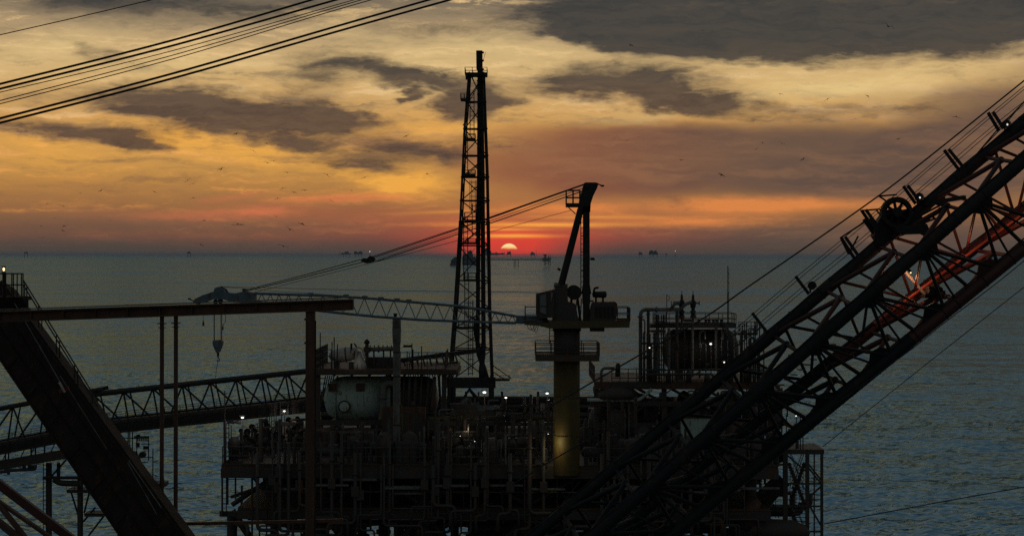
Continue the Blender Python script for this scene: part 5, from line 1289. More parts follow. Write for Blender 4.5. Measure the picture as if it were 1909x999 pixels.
# ---------------------------------------------------------------- right module: dark tank, valves, pipe loops
def right_module():
    d = 150.0; s = d / F_PX; Z = zat(712, d)
    t = thing('right_module_frame', 'tall dark steel frame carrying the right hand tank deck', 'steel frame', P(1280, 868, d))
    a, b = X_(1108, d), X_(1425, d)
    box('upper_deck', t, ((a + b) / 2, d + 5, Z), (b - a, 11, .16), 'grate'); bar('deck_beam', t, (a, d - .5, Z - .2), (b, d - .5, Z - .2), .3, .5, 'brown')
    for X in (1112, 1175, 1238, 1300, 1362, 1420):
        for yy in (0, 10): bar('column', t, P(X, 868, d + yy), P(X, 714, d + yy), .36, .36, 'steel')
    for y in (752, 792, 830): bar('beam', t, P(1100, y, d - .2), P(1425, y, d - .2), .25, .35, 'steel')
    for k in range(5):
        X = 1112 + k * 62; bar('brace', t, P(X, 866, d + .3), P(X + 62, 796, d + .3), .16, .2, 'steel'); bar('brace', t, P(X + 62, 750, d + .3), P(X, 716, d + .3), .16, .2, 'steel')
    rz = 26 * s
    railing(t, [Vector((X_(1140, d), d - .4, Z)), Vector((X_(1232, d), d - .4, Z))], h=rz, step=.62, r=.03, mid=3); railing(t, [Vector((X_(1385, d), d - .4, Z)), Vector((b, d - .4, Z)), Vector((b, d + 10, Z))], h=rz * 1.2, step=.62, r=.03, mid=3)
    railing(t, [Vector((a, d - .4, Z)), Vector((a, d + 10, Z))], h=1.2, step=.9, r=.03)
    rnd = random.Random(4)
    for k in range(46):       # packed pipework below the tank deck
        x = 1105 + rnd.random() * 310; y = 728 + rnd.random() * 130; dd = d + .5 + rnd.random() * 6; L = 20 + rnd.random() * 60
        q = thing('module_pipe', 'dark pipe run inside the frame below the right hand tank deck', 'pipe', P(x, y, dd), group='pipe runs below the right hand tank deck')
        pipe(q, [P(x, y - 14, dd), P(x, y, dd), P(x + L, y, dd), P(x + L, y + 20, dd)] if k % 2 else [P(x, y, dd), P(x, min(866, y + L * 1.4), dd)], (1.4 + rnd.random() * 3.2) * s, ('steel', 'steel', 'pipe', 'brown')[k % 4], [(1, .4)] if k % 2 else [(0, .5)])
    for k in range(10):
        X = 1120 + k * 31; q = thing('module_vessel', 'dark upright vessel inside the frame below the right hand tank deck', 'vessel', P(X, 868, d + 4), group='vessels below the right hand tank deck')
        m = MB(); m.lathe(P(X, 868, d + 4 + k % 3), P(X, 725, d + 4 + k % 3), [(0, 10 * s), (30 * s, 15 * s), ((105 + 12 * (k % 3)) * s, 15 * s), ((118 + 12 * (k % 3)) * s, 9 * s), ((122 + 12 * (k % 3)) * s, 2 * s)], 16); m.build('shell', q, 'steel', True); cyl('nozzle', q, P(X, 790, d + 2.5), P(X, 790, d + 4), .18, 'steel', 10)
    q = thing('feed_pipe', 'pale blue grey pipe lying level below the right hand tank deck', 'pipe', P(1150, 748, d - .8)); pipe(q, [P(1095, 745, d - .8), P(1192, 746, d - .8), P(1215, 725, d - .8)], 3.2 * s, 'teal', [(0, .5)])
    q = thing('panel_box', 'pale panelled housing glimpsed behind the crane boom at lower right', 'housing', P(1285, 868, d - 1.4)); box('housing', q, P(1300, 800, d - 1.2), (62 * s, 1.2, 46 * s), 'teal'); box('roof', q, P(1300, 776, d - 1.2), (66 * s, 1.4, .12), 'steel')
    q = thing('tan_tank', 'rusty brown upright tank glimpsed behind the crane boom at lower right', 'tank', P(1380, 868, d - 1.4)); m = MB(); m.lathe(P(1378, 868, d - 1), P(1378, 780, d - 1), [(0, 26 * s), (74 * s, 26 * s), (86 * s, 8 * s)], 24); m.build('shell', q, 'brown', True); ladder(q, P(1378, 866, d - 2.1), P(1378, 795, d - 2.1), .4)
    # the tank itself
    t = thing('dark_tank', 'big dark horizontal tank behind upright pipes on the right hand deck', 'tank', P(1305, 712, d + 4))
    r = 40 * s; A, B = P(1234, 652, d + 4), P(1377, 652, d + 4); L = (B - A).length
    m = MB(); m.lathe(A, B, [(0, .1), (.1, r * .5), (.35, r * .82), (.8, r), (L - .8, r), (L - .35, r * .82), (L - .1, r * .5), (L, .1)], 32); m.build('shell', t, 'steel', True)
    for x in (1265, 1345): box('saddle', t, P(x, 700, d + 4), (12 * s, 2.6, 26 * s), 'steel')
    for x in (1280, 1330): cyl('weld_band', t, P(x, 652, d + 4), P(x + 2, 652, d + 4), r * 1.015, 'steel', 32)
    t = thing('tank_top_walkway', 'railed walkway running over the top of the dark right hand tank', 'walkway', P(1300, 608, d + 2))
    x0, x1 = X_(1212, d + 1), X_(1372, d + 1); zz = zat(607, d + 1)
    box('floor', t, ((x0 + x1) / 2, d + 2.5, zz), (x1 - x0, 3.2, 7 * s), 'steel'); bar('step', t, P(1212, 617, d), P(1240, 617, d), 1.2, .15, 'steel')
    railing(t, [Vector((x0 + .4, d + 1, zz + .1)), Vector((x1, d + 1, zz + .1)), Vector((x1, d + 4, zz + .1)), Vector((x0 + .4, d + 4, zz + .1)), Vector((x0 + .4, d + 1, zz + .1))], h=21 * s, step=.95, r=.026, mid=2)
    for x in (1224, 1228, 1233, 1238, 1212, 1206): cyl('post', t, P(x, 712, d + .6), P(x, 586 if x > 1215 else 622, d + .6), 1.0 * s, 'black', 6)
    for k in range(10): cyl('rung', t, P(1222, 590 + k * 10, d + .6), P(1240, 590 + k * 10, d + .6), .5 * s, 'black', 5)
    ladder(t, P(1231, 700, d + .5), P(1231, 586, d + .5), .4, cage=True)
    x0, x1 = X_(1376, d), X_(1412, d); zz = zat(622, d)
    box('floor', t, ((x0 + x1) / 2, d + 1, zz), (x1 - x0, 2, .12), 'steel'); railing(t, [Vector((x0, d, zz)), Vector((x1, d, zz)), Vector((x1, d + 2, zz))], h=23 * s, step=.45, r=.024, mid=3)
    for x in (1384, 1392, 1400, 1408, 1416, 1424): cyl('post', t, P(x, 745, d), P(x, 600 + (x % 3) * 6, d), (1.1 + .6 * (x % 2)) * s, 'black', 6)
    for y in (640, 655, 670, 690): cyl('rail', t, P(1378, y, d), P(1424, y, d), .5 * s, 'black', 5)
    # valves
    for x, lab in ((1271, 'relief valve with a spindle top, left one of the pair above the dark tank'), (1292, 'relief valve with a spindle top, right one of the pair above the dark tank')):
        q = thing('relief_valve', lab, 'valve', P(x, 606, d), group='pair of relief valves above the dark tank')
        cyl('inlet', q, P(x, 606, d), P(x, 570, d), 2.4 * s, 'steel', 10); cyl('flange', q, P(x, 592, d), P(x, 588, d), 5.5 * s, 'steel', 14); cyl('flange', q, P(x, 583, d), P(x, 579, d), 5.5 * s, 'steel', 14)
        m = MB(); m.lathe(P(x, 588, d), P(x, 541, d), [(0, 4 * s), (8 * s, 4 * s), (12 * s, 3 * s), (16 * s, 5 * s), (20 * s, 5.5 * s), (27 * s, 5 * s), (29 * s, 2.6 * s), (38 * s, 2.2 * s), (39 * s, .8 * s), (46 * s, .6 * s)], 14); m.build('body', q, 'black', True)
        sd = -1 if x < 1280 else 1
        m = MB(); m.tube(P(x, 565, d), P(x + sd * 12 if sd > 0 else x - 16, 565, d), (1.6 if sd > 0 else 3.8) * s, 10); m.build('outlet', q, 'pipe'); xe = x + sd * (12 if sd > 0 else 19)
        cyl('handwheel', q, P(xe - 1, 565, d), P(xe, 565, d), 4.5 * s, 'black', 12)
    q = thing('relief_header', 'pale pipe curving from the valves over and down the left side of the dark tank', 'pipe', P(1194, 712, d - .3))
    pipe(q, [P(1194, 712, d - .3), P(1194, 577, d - .3), P(1268, 577, d - .3)], 3.6 * s, 'pipe', [(0, .08), (0, .9), (1, .4)], rad=.45)
    pipe(q, [P(1250, 577, d - .3), P(1259, 565, d - .3), P(1268, 564, d - .3)], 3.2 * s, 'pipe'); pipe(q, [P(1268, 578, d - .3), P(1277, 567, d - .3), P(1290, 563, d - .3)], 3.2 * s, 'pipe'); pipe(q, [P(1268, 590, d), P(1274, 597, d), P(1292, 597, d)], 2.4 * s, 'steel')
    for k, (x, y0, y1, r_) in enumerate(((1208.5, 577, 712, 2.8), (1199.5, 620, 712, 1.2), (1221, 620, 712, 3.4), (1247, 612, 712, 2.8), (1262, 580, 712, 3.0), (1291, 600, 700, 2.6), (1335, 608, 690, 2.6), (1370, 615, 700, 2.2))):
        q = thing('tank_side_pipe', 'upright pipe passing in front of the dark right hand tank', 'pipe', P(x, 712, d), group='upright pipes in front of the dark tank'); cyl('pipe', q, P(x, y1, d - .3), P(x, y0, d - .3), r_ * s, 'pipe' if k % 2 else 'steel', 12)
        for yy in (y0 + 8, (y0 + y1) / 2): cyl('pipe_flange', q, P(x, yy + 2, d - .3), P(x, yy, d - .3), r_ * 1.5 * s, 'steel', 12)
        if k in (0, 2): box('bracket', q, P(x - 6, 640, d - .3), (10 * s, .3, 3 * s), 'steel')
    q = thing('aerial_mast', 'tall thin aerial mast rising behind the dark right hand tank', 'mast', P(1357, 606, d + 2))
    cyl('pole', q, P(1357, 690, d + 2), P(1357, 545, d + 2), 1.3 * s, 'black', 8); cyl('pole', q, P(1357, 545, d + 2), P(1357, 496, d + 2), .9 * s, 'black', 8); cyl('cable', q, P(1359, 606, d + 2), P(1359, 499, d + 2), .3 * s, 'black', 5)
    for y in (510, 527, 545, 563): box('clip', q, P(1358, y, d + 2), (3 * s, .06, .05), 'black')
    for x in (1336, 1303, 1316, 1322, 1330, 1345): 
        q = thing('tank_nozzle', 'short capped nozzle on top of the dark tank beside the walkway', 'nozzle', P(x, 606, d + 1), group='capped nozzles on top of the dark tank'); cyl('nozzle', q, P(x, 607, d + .9), P(x, 597, d + .9), 2.6 * s, 'steel', 10); cyl('cap', q, P(x, 597, d + .9), P(x, 595, d + .9), 3.8 * s, 'black', 10)
    q = thing('vent_pole', 'thin pole with a hooked tip left of the relief valves', 'pole', P(1243, 606, d)); cyl('pole', q, P(1243, 606, d), P(1243, 549, d), .7 * s, 'black', 6); m = MB(); m.path([P(1243, 550, d), P(1247, 552, d), P(1249, 557, d), P(1245, 560, d)], .5 * s, 5); m.build('hook', q, 'black'); 
    for k, (x, y0, y1, r_) in enumerate(((1202, 596, 712, 1.6), (1214, 640, 712, 2.2), (1229, 630, 712, 1.8), (1254, 640, 712, 1.4), (1276, 612, 708, 1.6), (1304, 618, 705, 2.0), (1316, 640, 705, 1.4), (1346, 612, 700, 1.8), (1358, 620, 690, 2.4), (1381, 618, 712, 2.6), (1388, 604, 712, 1.2), (1397, 630, 712, 3.0), (1405, 612, 712, 1.4), (1413, 640, 735, 2.4))):
        q = thing('slim_standpipe', 'slim dark standpipe among the pipes round the dark right hand tank', 'pipe', P(x, y1, d - .6), group='slim standpipes round the dark tank'); dd = d - .7 - (k % 3) * .3
        pipe(q, [P(x, y1, dd), P(x, y0, dd), P(x + (10 if k % 2 else -9), y0 - 1, dd), P(x + (10 if k % 2 else -9), y0 + 14, dd)], r_ * s * .8, 'steel', [(0, .4), (0, .8)])
        if k % 3 == 0: cyl('handwheel', q, P(x + 3, lerp(y0, y1, .6), dd - .1), P(x + 3.5, lerp(y0, y1, .6), dd + .1), 3.4 * s, 'black', 12)
    q = thing('cross_header', 'pair of level pipes crossing low in front of the dark right hand tank', 'pipe', P(1280, 690, d - 1.4))
    pipe(q, [P(1198, 690, d - 1.4), P(1405, 688, d - 1.4), P(1405, 712, d - 1.4)], 1.6 * s, 'steel', [(0, .2), (0, .6)]); pipe(q, [P(1204, 698, d - 1.5), P(1330, 697, d - 1.5), P(1330, 712, d - 1.5)], 2.2 * s, 'steel', [(0, .3), (0, .8)])
    for x, y, h_ in ((1218, 700, 20), (1246, 702, 16), (1284, 700, 22), (1318, 703, 14), (1362, 700, 18), (1392, 702, 20)): 
        q = thing('small_pot', 'small dark upright pot at the foot of the dark right hand tank', 'vessel', P(x, 712, d - .9), group='small pots at the foot of the dark tank'); m = MB(); m.lathe(P(x, 712, d - .9), P(x, 712 - h_, d - .9), [(0, 5 * s), (h_ * .8 * s, 5.5 * s), (h_ * s, 2 * s)], 12); m.build('shell', q, 'steel', True); cyl('cap', q, P(x, 712 - h_, d - .9), P(x, 709 - h_, d - .9), 2 * s, 'black', 8)
    # left part of the deck
    q = thing('gooseneck_pipe', 'pale gooseneck pipe at the left corner of the right hand deck', 'pipe', P(1121, 712, d)); pipe(q, [P(1121, 720, d), P(1121, 686, d), P(1146, 686, d)], 2.8 * s, 'pipe', rad=.35); ball('actuator', q, P(1152, 683, d), (5 * s, .3, 7 * s), 'black'); box('valve_body', q, P(1151, 694, d), (8 * s, .4, 16 * s), 'black'); box('skid', q, P(1180, 716, d - .2), (90 * s, 1, 10 * s), 'steel')
    m = MB(); m.lathe(P(1150, 742, d), P(1150, 716, d), [(0, 40 * s), (14 * s, 36 * s), (24 * s, 18 * s), (26 * s, 2 * s)], 20); m.build('cover', q, 'steel', True)
    q = thing('round_drum', 'olive round drum standing beside the crane boom at the right deck edge', 'drum', P(1486, 830, 143)); m = MB(); m.lathe(P(1486, 812, 143), P(1486, 788, 143), [(0, 6 * SCX), (5 * SCX, 9.5 * SCX), (18 * SCX, 10 * SCX), (24 * SCX, 4 * SCX)], 20); m.build('shell', q, 'yellow', True); cyl('stand', q, P(1486, 836, 143), P(1486, 812, 143), .12, 'steel', 8)
    for x in (1466, 1492, 1497): q = thing('deck_pole', 'thin pole standing at the right deck edge beside the round drum', 'pole', P(x, 840, 143), group='thin poles beside the round drum'); cyl('pole', q, P(x, 840, 143), P(x, 775, 143), 1 * SCX, 'black', 6); cyl('cap', q, P(x, 775, 143), P(x, 773, 143), 1.6 * SCX, 'black', 6)
    q = thing('control_cabin', 'dark lattice supported cabinet seen through the boom right of the dark tank', 'cabinet', P(1440, 730, 146))
    box('cabinet', q, P(1440, 748, 147), (30 * s, 2, 50 * s), 'steel'); 
    for y in (718, 724, 731): box('louvre', q, P(1428, y, 145.9), (14 * s, .1, .12), 'pipe')
    bar('column', q, P(1444, 868, 146), P(1450, 715, 146), .3, .3, 'steel')
right_module()
def stair_tower():
    d = 143.0; s = d / F_PX
    t = thing('stair_tower', 'open steel stair tower at the right end of the platform above the sea', 'stair tower', P(1500, 1100, d))
    a, b = X_(1405, d), X_(1537, d); z = zat(835, d)
    box('landing', t, ((a + b) / 2, d + 2, z - .2), (b - a, 4, 9 * s), 'grate')
    for k in range(4): box('fascia_panel', t, (lerp(a, b, (k + .5) / 4), d - .06, z - .2), ((b - a) / 4 - .04, .08, 9 * s), 'steel')
    for x, w in ((1532, 5), (1518, 2), (1505, 7), (1464, 9)):
        for yy in (0, 4): bar('column', t, P(x, 1300, d + yy), P(x, 842, d + yy), w * s, .22, 'steel')
    for y in (901, 943, 990): bar('beam', t, P(1464, y, d), P(1534, y, d), .12, .12, 'steel')
    for (x0, y0), (x1, y1) in (((1505, 862), (1534, 898)), ((1503, 866), (1530, 900)), ((1508, 926), (1532, 905)), ((1508, 940), (1534, 985)), ((1464, 845), (1505, 880))): bar('brace', t, P(x0, y0, d), P(x1, y1, d), .1, .12, 'steel')
    def flight(x0, y0, x1, y1, dd):
        for off in (-.45, .45): bar('stringer', t, P(x0, y0, dd + off), P(x1, y1, dd + off), .06, .22, 'steel')
        n = 13; A, B = P(x0, y0, dd), P(x1, y1, dd)
        for k in range(n): c = A.lerp(B, (k + .5) / n); box('tread', t, c, (.3, .9, .04), 'steel')
        for off in (-.45, .45): cyl('handrail', t, A + Vector((0, off, 1)), B + Vector((0, off, 1)), .03, 'steel', 6)
    flight(1470, 862, 1500, 940, d + .7); flight(1472, 945, 1500, 1010, d + 2.2); flight(1500, 862, 1474, 936, d + 2.4)
    for x in (1472, 1478, 1484, 1490, 1496): cyl('grille_bar', t, P(x, 940, d), P(x + 2, 862, d), .5 * s, 'steel', 5)
    for y in range(866, 940, 7): cyl('grille_bar', t, P(1470, y, d), P(1500, y, d), .4 * s, 'steel', 5)
    for k in range(7): bar('grille_bar', t, P(1476, 950 + 7 * k, d), P(1506, 950 + 7 * k, d), .06, .06, 'steel')
    m = MB()
    for (x0, y0), (x1, y1) in (((1300, 900), (1462, 842)), ((1395, 960), (1460, 892))): m.bar(P(x0, y0, d + 2), P(x1, y1, d + 2), .5, 1.2)
    m.build('walkway_beam', t, 'steel')
    for x, y0, y1 in ((1422, 965, 912), (1430, 960, 910), (1441, 952, 905), (1446, 965, 905)): cyl('post', t, P(x, y0, d + 1), P(x, y1, d + 1), .7 * s, 'black', 6)
    bar('brace', t, P(1432, 915, d + 1), P(1452, 965, d + 1), .06, .06, 'black')
    for y in (935, 950): cyl('rail', t, P(1422, y, d + 1), P(1446, y, d + 1), .4 * s, 'black', 5)
    q = thing('lower_vessel', 'big dark rounded vessel at the bottom edge left of the stair tower', 'vessel', P(1430, 999, d - 1))
    m = MB(); A, B = P(1360, 985, d - 1), P(1510, 992, d - 1); L = (B - A).length
    m.lathe(A, B, [(0, .1), (.2, 12 * s), (.8, 22 * s), (L - 1.2, 22 * s), (L - .3, 12 * s), (L, .1)], 24); m.build('shell', q, 'steel', True)
    m = MB(); m.lathe(P(1386, 985, d - 1.5), P(1412, 915, d - 1.5), [(0, 14 * s), (20 * s, 16 * s), (55 * s, 15 * s), (62 * s, 6 * s)], 16); m.build('dome', q, 'brown', True)
stair_tower()
# ---------------------------------------------------------------- lit floodlights
def floods():
    L = [(452, 778, 141, 850, 'lit floodlight on a slim pole at the left end of the deck, below the footbridge', 4.4, 2.3),
         (530, 766, 152, 840, 'lit floodlight just under the footbridge, left of the thick brown post', 3.6, 2.2),
         (903, 731, 160, 770, 'bright lit floodlight under the vent tower stand', 5, 3.2),
         (943, 741, 150, 790, 'lit floodlight on a thin pole just right of the vent tower', 3.6, 2.3),
         (1020, 733, 146, 780, 'lit floodlight just left of the yellow crane pedestal', 4.6, 2.6),
         (1211, 648, 149.5, 700, 'small lit lamp on the pipes left of the dark right hand tank', 2.0, 1.8),
         (1325, 641, 149.5, 700, 'lit lamp in front of the middle of the dark right hand tank', 3.6, 2.6),
         (1350, 675, 149, 700, 'lit lamp low before the dark tank, close to the crane boom', 2.2, 2.0),
         (1484, 775, 143, 835, 'small lit lamp above the olive round drum at right', 1.8, 1.6),
         (1222, 992, 141.5, 1010, 'small lit lamp at the bottom edge between the boom chords', 1.4, 1.4),
         (858, 812, 143, 860, 'dim lamp among the yellow pipes beneath the vent tower', 1.6, 1.2), (885, 822, 143, 860, 'very dim small lamp right of the yellow pipes', 1.0, 1.0)]
    for x, y, d, yb, lab, w, h in L:
        s = d / F_PX
        q = thing('floodlight', lab, 'floodlight', P(x, yb, d), group='lit floodlights on the platform')
        cyl('pole', q, P(x + .6, yb, d + .1), P(x + .6, y + 1, d + .1), .9 * s, 'steel', 6)
        box('hood', q, P(x, y - h - .9, d), ((2 * w + 1.5) * s, .35, 1.4 * s), 'black')
        ball('lens', q, P(x, y, d - .05), (w * s * .66, .1, h * s * .66), 'lamp', 12)
    for x, y, d, e, c in ((1029, 828, 138.7, 34, (1, .85, .45)), (903, 736, 159, 25, (1, .95, .85)), (452, 783, 140.5, 15, (1, .95, .85)), (1325, 645, 148.6, 14, (1, .95, .85)), (870, 800, 142, 10, (1, .9, .6)), (943, 745, 149, 15, (1, .95, .85)), (1025, 738, 145, 15, (1, .95, .85)), (530, 770, 151.5, 10, (1, .95, .85)), (662, 674, 149, 2, (1, .9, .8))):
        l = bpy.data.lights.new('lamp_light', 'POINT'); l.energy = e; l.color = c; l.shadow_soft_size = .12
        o = bpy.data.objects.new('lamp_light', l); COL.objects.link(o); o.location = P(x, y, d)
    q = thing('bulkhead_lamp', 'small shaded lamp that casts a yellow glow on the crane pedestal', 'lamp', P(1025, 806, 138.6)); box('housing', q, P(1022, 806, 138.5), (.22, .2, .12), 'black'); bar('arm', q, P(1022, 806, 138.6), P(1034, 806, 139.6), .05, .05, 'black')
    ball('lens', q, P(1022, 808, 138.6), (.05, .05, .03), 'lampdim', 8)
floods()
# ---------------------------------------------------------------- far platforms and birds
def far_plat(name, label, cat, d, legs, boxes, bars=(), mat='far'):
    s = d / F_PX; y0 = 473.5 + CAM_H * F_PX / d
    t = thing(name, label, cat, P(legs[0] if legs else boxes[0][0], y0, d))
    for x in legs:
        for dd in (0, 12): cyl('platform_leg', t, P(x, y0, d) + Vector((0, dd, -2)), P(x, y0 - (y0 - min(b[1] + b[3] for b in boxes) if boxes else 8), d) + Vector((0, dd, 0)), .42 * s, mat, 6)
    for k, (x, y, w, h) in enumerate(boxes):       # x centre, y top, width, height in photograph pixels
        p = P(x, y + h / 2, d); box('deck' if w > 3 * h else 'module', t, p, (w * s, 18, h * s), mat)
        if w > 5 and h > 2: cyl('roof_tank', t, P(x + w * .2, y, d), P(x + w * .2, y - 1.2, d), 1.0 * s, mat, 8)
    for a, b, c, e, r in bars: cyl('crane_jib', t, P(a, b, d), P(c, e, d), r * s, mat, 6)
    return t
def far():
    d = 6900
    far_plat('production_platform', 'blocky offshore platform in the distance seen through the vent tower legs', 'platform', d, [864, 871, 877, 885], [(875, 479, 26, 16), (873, 473, 18, 6), (876, 468, 9, 6), (866, 476, 6, 4)], [(868, 474, 866, 463, .5), (880, 470, 886, 462, .5), (872, 470, 878, 466, .6)])
    q = thing('domed_platform', 'low domed block left of the distant platform, behind the vent tower', 'platform', P(848, 497, d))
    s = d / F_PX
    m = MB(); pts = [(838, 496), (842, 484), (848, 479), (858, 478), (858, 481), (852, 483), (851, 496)]; pw = [P(x, y, d) for x, y in pts]; m.prism([(p.x, p.z) for p in pw], d, d + 25); m.build('module', q, 'far')
    box('deck', q, P(848, 486, d - 3), (18 * s, 6, 1.2 * s), 'far'); 
    for x in (841, 846, 855): cyl('platform_leg', q, P(x, 499, d + 5), P(x, 490, d + 5), .5 * s, 'far', 6)
    t = thing('pipeline_bridge', 'long thin bridge reaching right from the distant platform, under the sun', 'bridge', P(960, 498, d))
    cyl('bridge_chord', t, P(886, 481.5, d), P(1012, 482.5, d), .45 * s, 'far', 6); cyl('bridge_chord', t, P(886, 484.4, d), P(1012, 485, d), .55 * s, 'far', 6)
    for k in range(21): x = 888 + k * 6; cyl('lacing', t, P(x, 484.4, d), P(x + 3, 481.6, d), .22 * s, 'far', 5); cyl('lacing', t, P(x + 3, 481.6, d), P(x + 6, 484.5, d), .22 * s, 'far', 5)
    for x in (907, 958.5, 960.5, 966.5): cyl('bridge_leg', t, P(x, 499, d), P(x - .3 if x != 907 else x, 484, d), .45 * s, 'far', 6)
    for y in (489, 494): cyl('bridge_brace', t, P(958.5, y, d), P(966.5, y + 1, d), .3 * s, 'far', 5)
    box('deck', t, P(962, 484.5, d), (14 * s, 10, 1.4 * s), 'far')
    far_plat('wellhead_platform', 'small four-legged wellhead platform at the right end of the distant bridge', 'platform', d, [1014.5, 1017, 1023, 1026], [(1019, 481, 17, 2.6), (1018, 484, 14, 3), (1016, 474, 7, 1.6), (1017, 475, 3, 6)], [(1014, 493, 1026, 488, .35), (1014, 488, 1026, 494, .35)])
    d = 27000
    far_plat('horizon_complex', 'low group of platforms on the horizon just left of the sun', 'platform', d, [908, 925, 940], [(910, 468, 12, 9), (922, 471.5, 14, 4), (934, 472, 12, 3), (905, 464, 6, 5), (943, 473.5, 14, 1)], [(908, 468, 912, 460, .4)])
    far_plat('sun_platform', 'tiny square platform silhouetted right under the setting sun', 'platform', d, [945.5, 952], [(949, 469.5, 7.5, 4.5)], [(944, 474.5, 954, 474.5, .4)])
    far_plat('horizon_platform', 'tiny platform with a thin mast on the horizon, right of the sun', 'platform', d, [991, 997], [(993, 472, 9, 4), (992, 469.5, 4, 3)], [(1000, 476, 999.5, 466, .3)])
    d = 26000
    far_plat('horizon_platform', 'long low cluster on the horizon at centre left, leftmost half', 'platform', d, [640, 645, 651], [(645, 472, 18, 2.2), (646, 469.5, 8, 3), (639, 471, 3, 3), (634, 474, 6, 1)], [(632, 476, 633, 469, .3)])
    far_plat('horizon_platform', 'long low cluster on the horizon at centre left, blockier right half', 'platform', d, [663, 668, 674], [(668, 470, 16, 4), (672, 468.5, 5, 3), (663, 468.5, 5, 3)], [(656, 474, 684, 474, .3), (677, 470, 680, 466, .3)])
    far_plat('horizon_platform', 'small dark platform on the right horizon, left one of the two', 'platform', d, [1192, 1196], [(1194, 471.5, 7, 3.5), (1193, 470, 4, 3)])
    far_plat('horizon_platform', 'broad dark platform on the right horizon, right one of the two', 'platform', d, [1212, 1218, 1225], [(1218, 470, 17, 5), (1214, 467.5, 6, 4), (1221, 468, 6, 4)], [(1228, 474, 1238, 474.5, .3), (1222, 468, 1226, 463, .3)])
    far_plat('horizon_platform', 'tiny platform on the horizon at far left', 'platform', d, [46, 51], [(48.5, 470, 6, 2.4)])
    far_plat('horizon_platform', 'tiny platform on the left horizon above the bridge, right of the smaller one', 'platform', d, [350, 355], [(352, 470.5, 6.5, 2.2), (352, 469, 2.5, 1.6)])
    far_plat('horizon_platform', 'faint speck of a platform on the horizon at right of the crane boom middle', 'platform', d, [1242], [(1242, 472.5, 4, 2)])
    for x, y, lab, r in ((689.5, 469, 'glowing flare light on a thin pole on the horizon above the rope block', .7), (1259, 468, 'tiny glowing flare on a thin pole on the right horizon', .5)):
        q = thing('flare_stack', lab, 'flare stack', P(x, 478, d)); s = d / F_PX
        cyl('stack', q, P(x, 478, d), P(x, y + 1.5, d), .22 * s, 'far', 6); ball('flame', q, P(x, y, d), (r * s, r * s, r * 1.5 * s), 'lampoil', 8)
        box('stack_base', q, P(x, 475.5, d), (3 * s, 12, 1 * s), 'far')
far()
# ---------------------------------------------------------------- gulls
def make_gull(flap):
    """body along +Y, 1.3 m wings; flap bends the wings"""
    mb = MB(); mb.lathe((0, -.26, 0), (0, .3, 0.02), [(0, .01), (.08, .04), (.22, .062), (.38, .055), (.46, .035), (.52, .03), (.56, .008)], 8)
    for sx in (-1, 1):
        st = [(0.03, .10, .02, 0), (.28, .09, .02 + flap * .16, -.03), (.46, .06, .02 + flap * .14 - .04 * abs(flap), -.02), (.68, .012, .02 + flap * .1 - .12 * (flap > 0), .08)]
        v = []
        for x, c, z, y in st: v += [(sx * x, y + c, z), (sx * x, y - c, z - .004), (sx * x, y, z + .016)]
        f = []
        for i in range(3):
            for a, b in ((0, 1), (1, 2), (2, 0)): f.append((i * 3 + a, i * 3 + b, (i + 1) * 3 + b, (i + 1) * 3 + a))
        mb.add(v, f + [(0, 2, 1), (9, 10, 11)])
    mb.add([(-.05, -.24, 0), (.05, -.24, 0), (.07, -.38, 0), (-.07, -.38, 0), (0, -.3, .02)], [(0, 1, 4), (1, 2, 4), (2, 3, 4), (3, 0, 4)])
    return mb
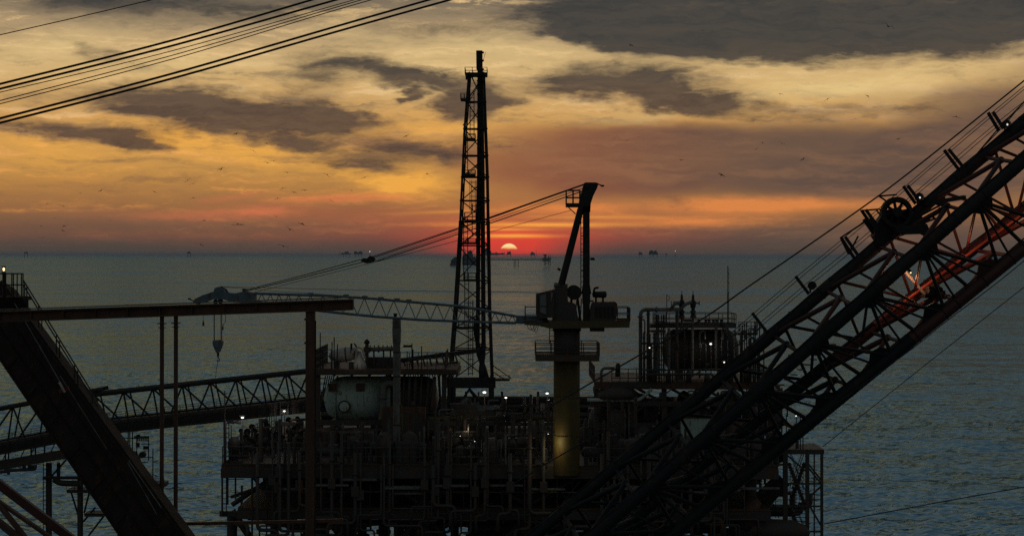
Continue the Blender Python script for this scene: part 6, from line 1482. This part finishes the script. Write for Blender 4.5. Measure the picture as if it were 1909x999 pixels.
def gulls():
    protos = []
    for fl in (.9, -.6, .3):
        m = make_gull(fl); n = len(m.v); me = bpy.data.meshes.new('gull'); me.from_pydata(m.v, [], m.f); me.materials.append(MAT['bird']); me.update(); protos.append(me)
    rnd = random.Random(21)
    B = [(1656, 50, 18, 'largest gull, wings spread against the dark cloud at upper right'), (1783, 218, 14, 'gull gliding beside the ropes near the right edge'), (1345, 326, 10, 'gull diving steeply over the red horizon right of centre'),
         (412, 316, 13, 'gull banking alone in the gold sky left of centre'), (443, 418, 15, 'larger gull of a close pair low in the sky at left'), (451, 419, 10, 'smaller gull of a close pair low in the sky at left'),
         (540, 428, 13, 'gull with raised wings low over the horizon, left of its curved neighbour'), (563, 417, 13, 'gull low in the sky above the bridle ropes, right of the raised wing gull'), (528, 459, 16, 'gull skimming just above the horizon at centre left'),
         (440, 250, 10, 'gull at the lower edge of the big dark cloud at left'), (497, 268, 9, 'gull just under the big dark cloud at left'), (757, 254, 10, 'gull left of the vent tower, higher of two'), (820, 274, 9, 'gull close left of the vent tower, lower of two'),
         (797, 324, 9, 'small gull left of the vent tower in the bright gold streak'), (1176, 85, 9, 'gull on the edge of the dark cloud right of the vent tower top'), (1310, 58, 9, 'gull inside the dark cloud at upper right of centre'),
         (1169, 262, 7, 'tiny gull above the crane mast head'), (1812, 275, 9, 'gull seen between the thin boom ropes at right'), (1675, 260, 9, 'gull left of the boom ropes against the grey cloud'), (1594, 222, 9, 'gull in the pale streak, lowest of three at right'),
         (1543, 185, 11, 'gull in the pale streak at right, larger middle one'), (1455, 176, 8, 'gull in the pale streak, leftmost of three at right'), (1617, 179, 9, 'gull in the pale streak, rightmost of the upper row'), (1497, 297, 10, 'gull low in the brown cloud veil at right'),
         (1458, 268, 10, 'gull in the brown cloud veil, right one of a close three'), (1421, 266, 8, 'gull in the brown cloud veil, middle one of a close three'), (1410, 278, 8, 'gull in the brown cloud veil, lowest of a close three'), (1270, 299, 8, 'gull alone above the orange streak right of the crane mast'),
         (120, 421, 8, 'gull low at far left, upper of two stacked'), (117, 430, 8, 'gull low at far left, lower of two stacked'), (375, 457, 8, 'gull just over the horizon at left'), (118, 480, 6, 'gull flying just below the horizon line at far left')]
    small = [(510, 300), (498, 304), (472, 281), (584, 303), (535, 322), (610, 326), (350, 336), (360, 343), (360, 369), (288, 358), (188, 356), (527, 351), (568, 355), (548, 359), (517, 370), (617, 374), (515, 404), (380, 411), (680, 331)]
    tiny = [(150, 360), (88, 380), (102, 407), (77, 422), (205, 411), (80, 443), (118, 385), (655, 355)]
    for x, y in small: B.append((x, y, 8 + rnd.random() * 2.5, 'small gull in the scattered flock over the gold and orange sky at left of centre'))
    for x, y in tiny: B.append((x, y, 5, 'tiny faint gull of the sparse flock in the dusky sky at far left'))
    for x, y in ((520, 515), (512, 517)): B.append((x, y, 4, 'tiny gull low over the water above the crane boom tip'))
    for k, (x, y, w, lab) in enumerate(B):
        d = 1.36 * F_PX / (w * 1.55)
        o = bpy.data.objects.new('gull', protos[k % 3]); COL.objects.link(o)
        o.location = P(x, y, d); o.rotation_euler = (rnd.uniform(-.35, .25) + (1.1 if 'diving' in lab else 0), rnd.uniform(-.55, .55), rnd.uniform(-.7, .7) + (3.14 if k % 2 else 0))
        tag(o, lab, 'gull', 'gulls over the sea')
gulls()
# ---------------------------------------------------------------- sea air
def haze():
    mb = MB(); mb.box((0, 29000, 30), (64000, 66000, 68))
    m = bpy.data.materials.new('sea_haze'); m.use_nodes = True; t = m.node_tree; t.nodes.clear()
    v = t.nodes.new('ShaderNodeVolumePrincipled'); v.inputs['Color'].default_value = (.42, .68, .95, 1); v.inputs['Density'].default_value = 2.0e-5; v.inputs['Anisotropy'].default_value = .2
    o = t.nodes.new('ShaderNodeOutputMaterial'); t.links.new(v.outputs[0], o.inputs['Volume'])
    MAT['haze'] = m; h = mb.build('haze', None, 'haze'); h['kind'] = 'stuff'
haze()
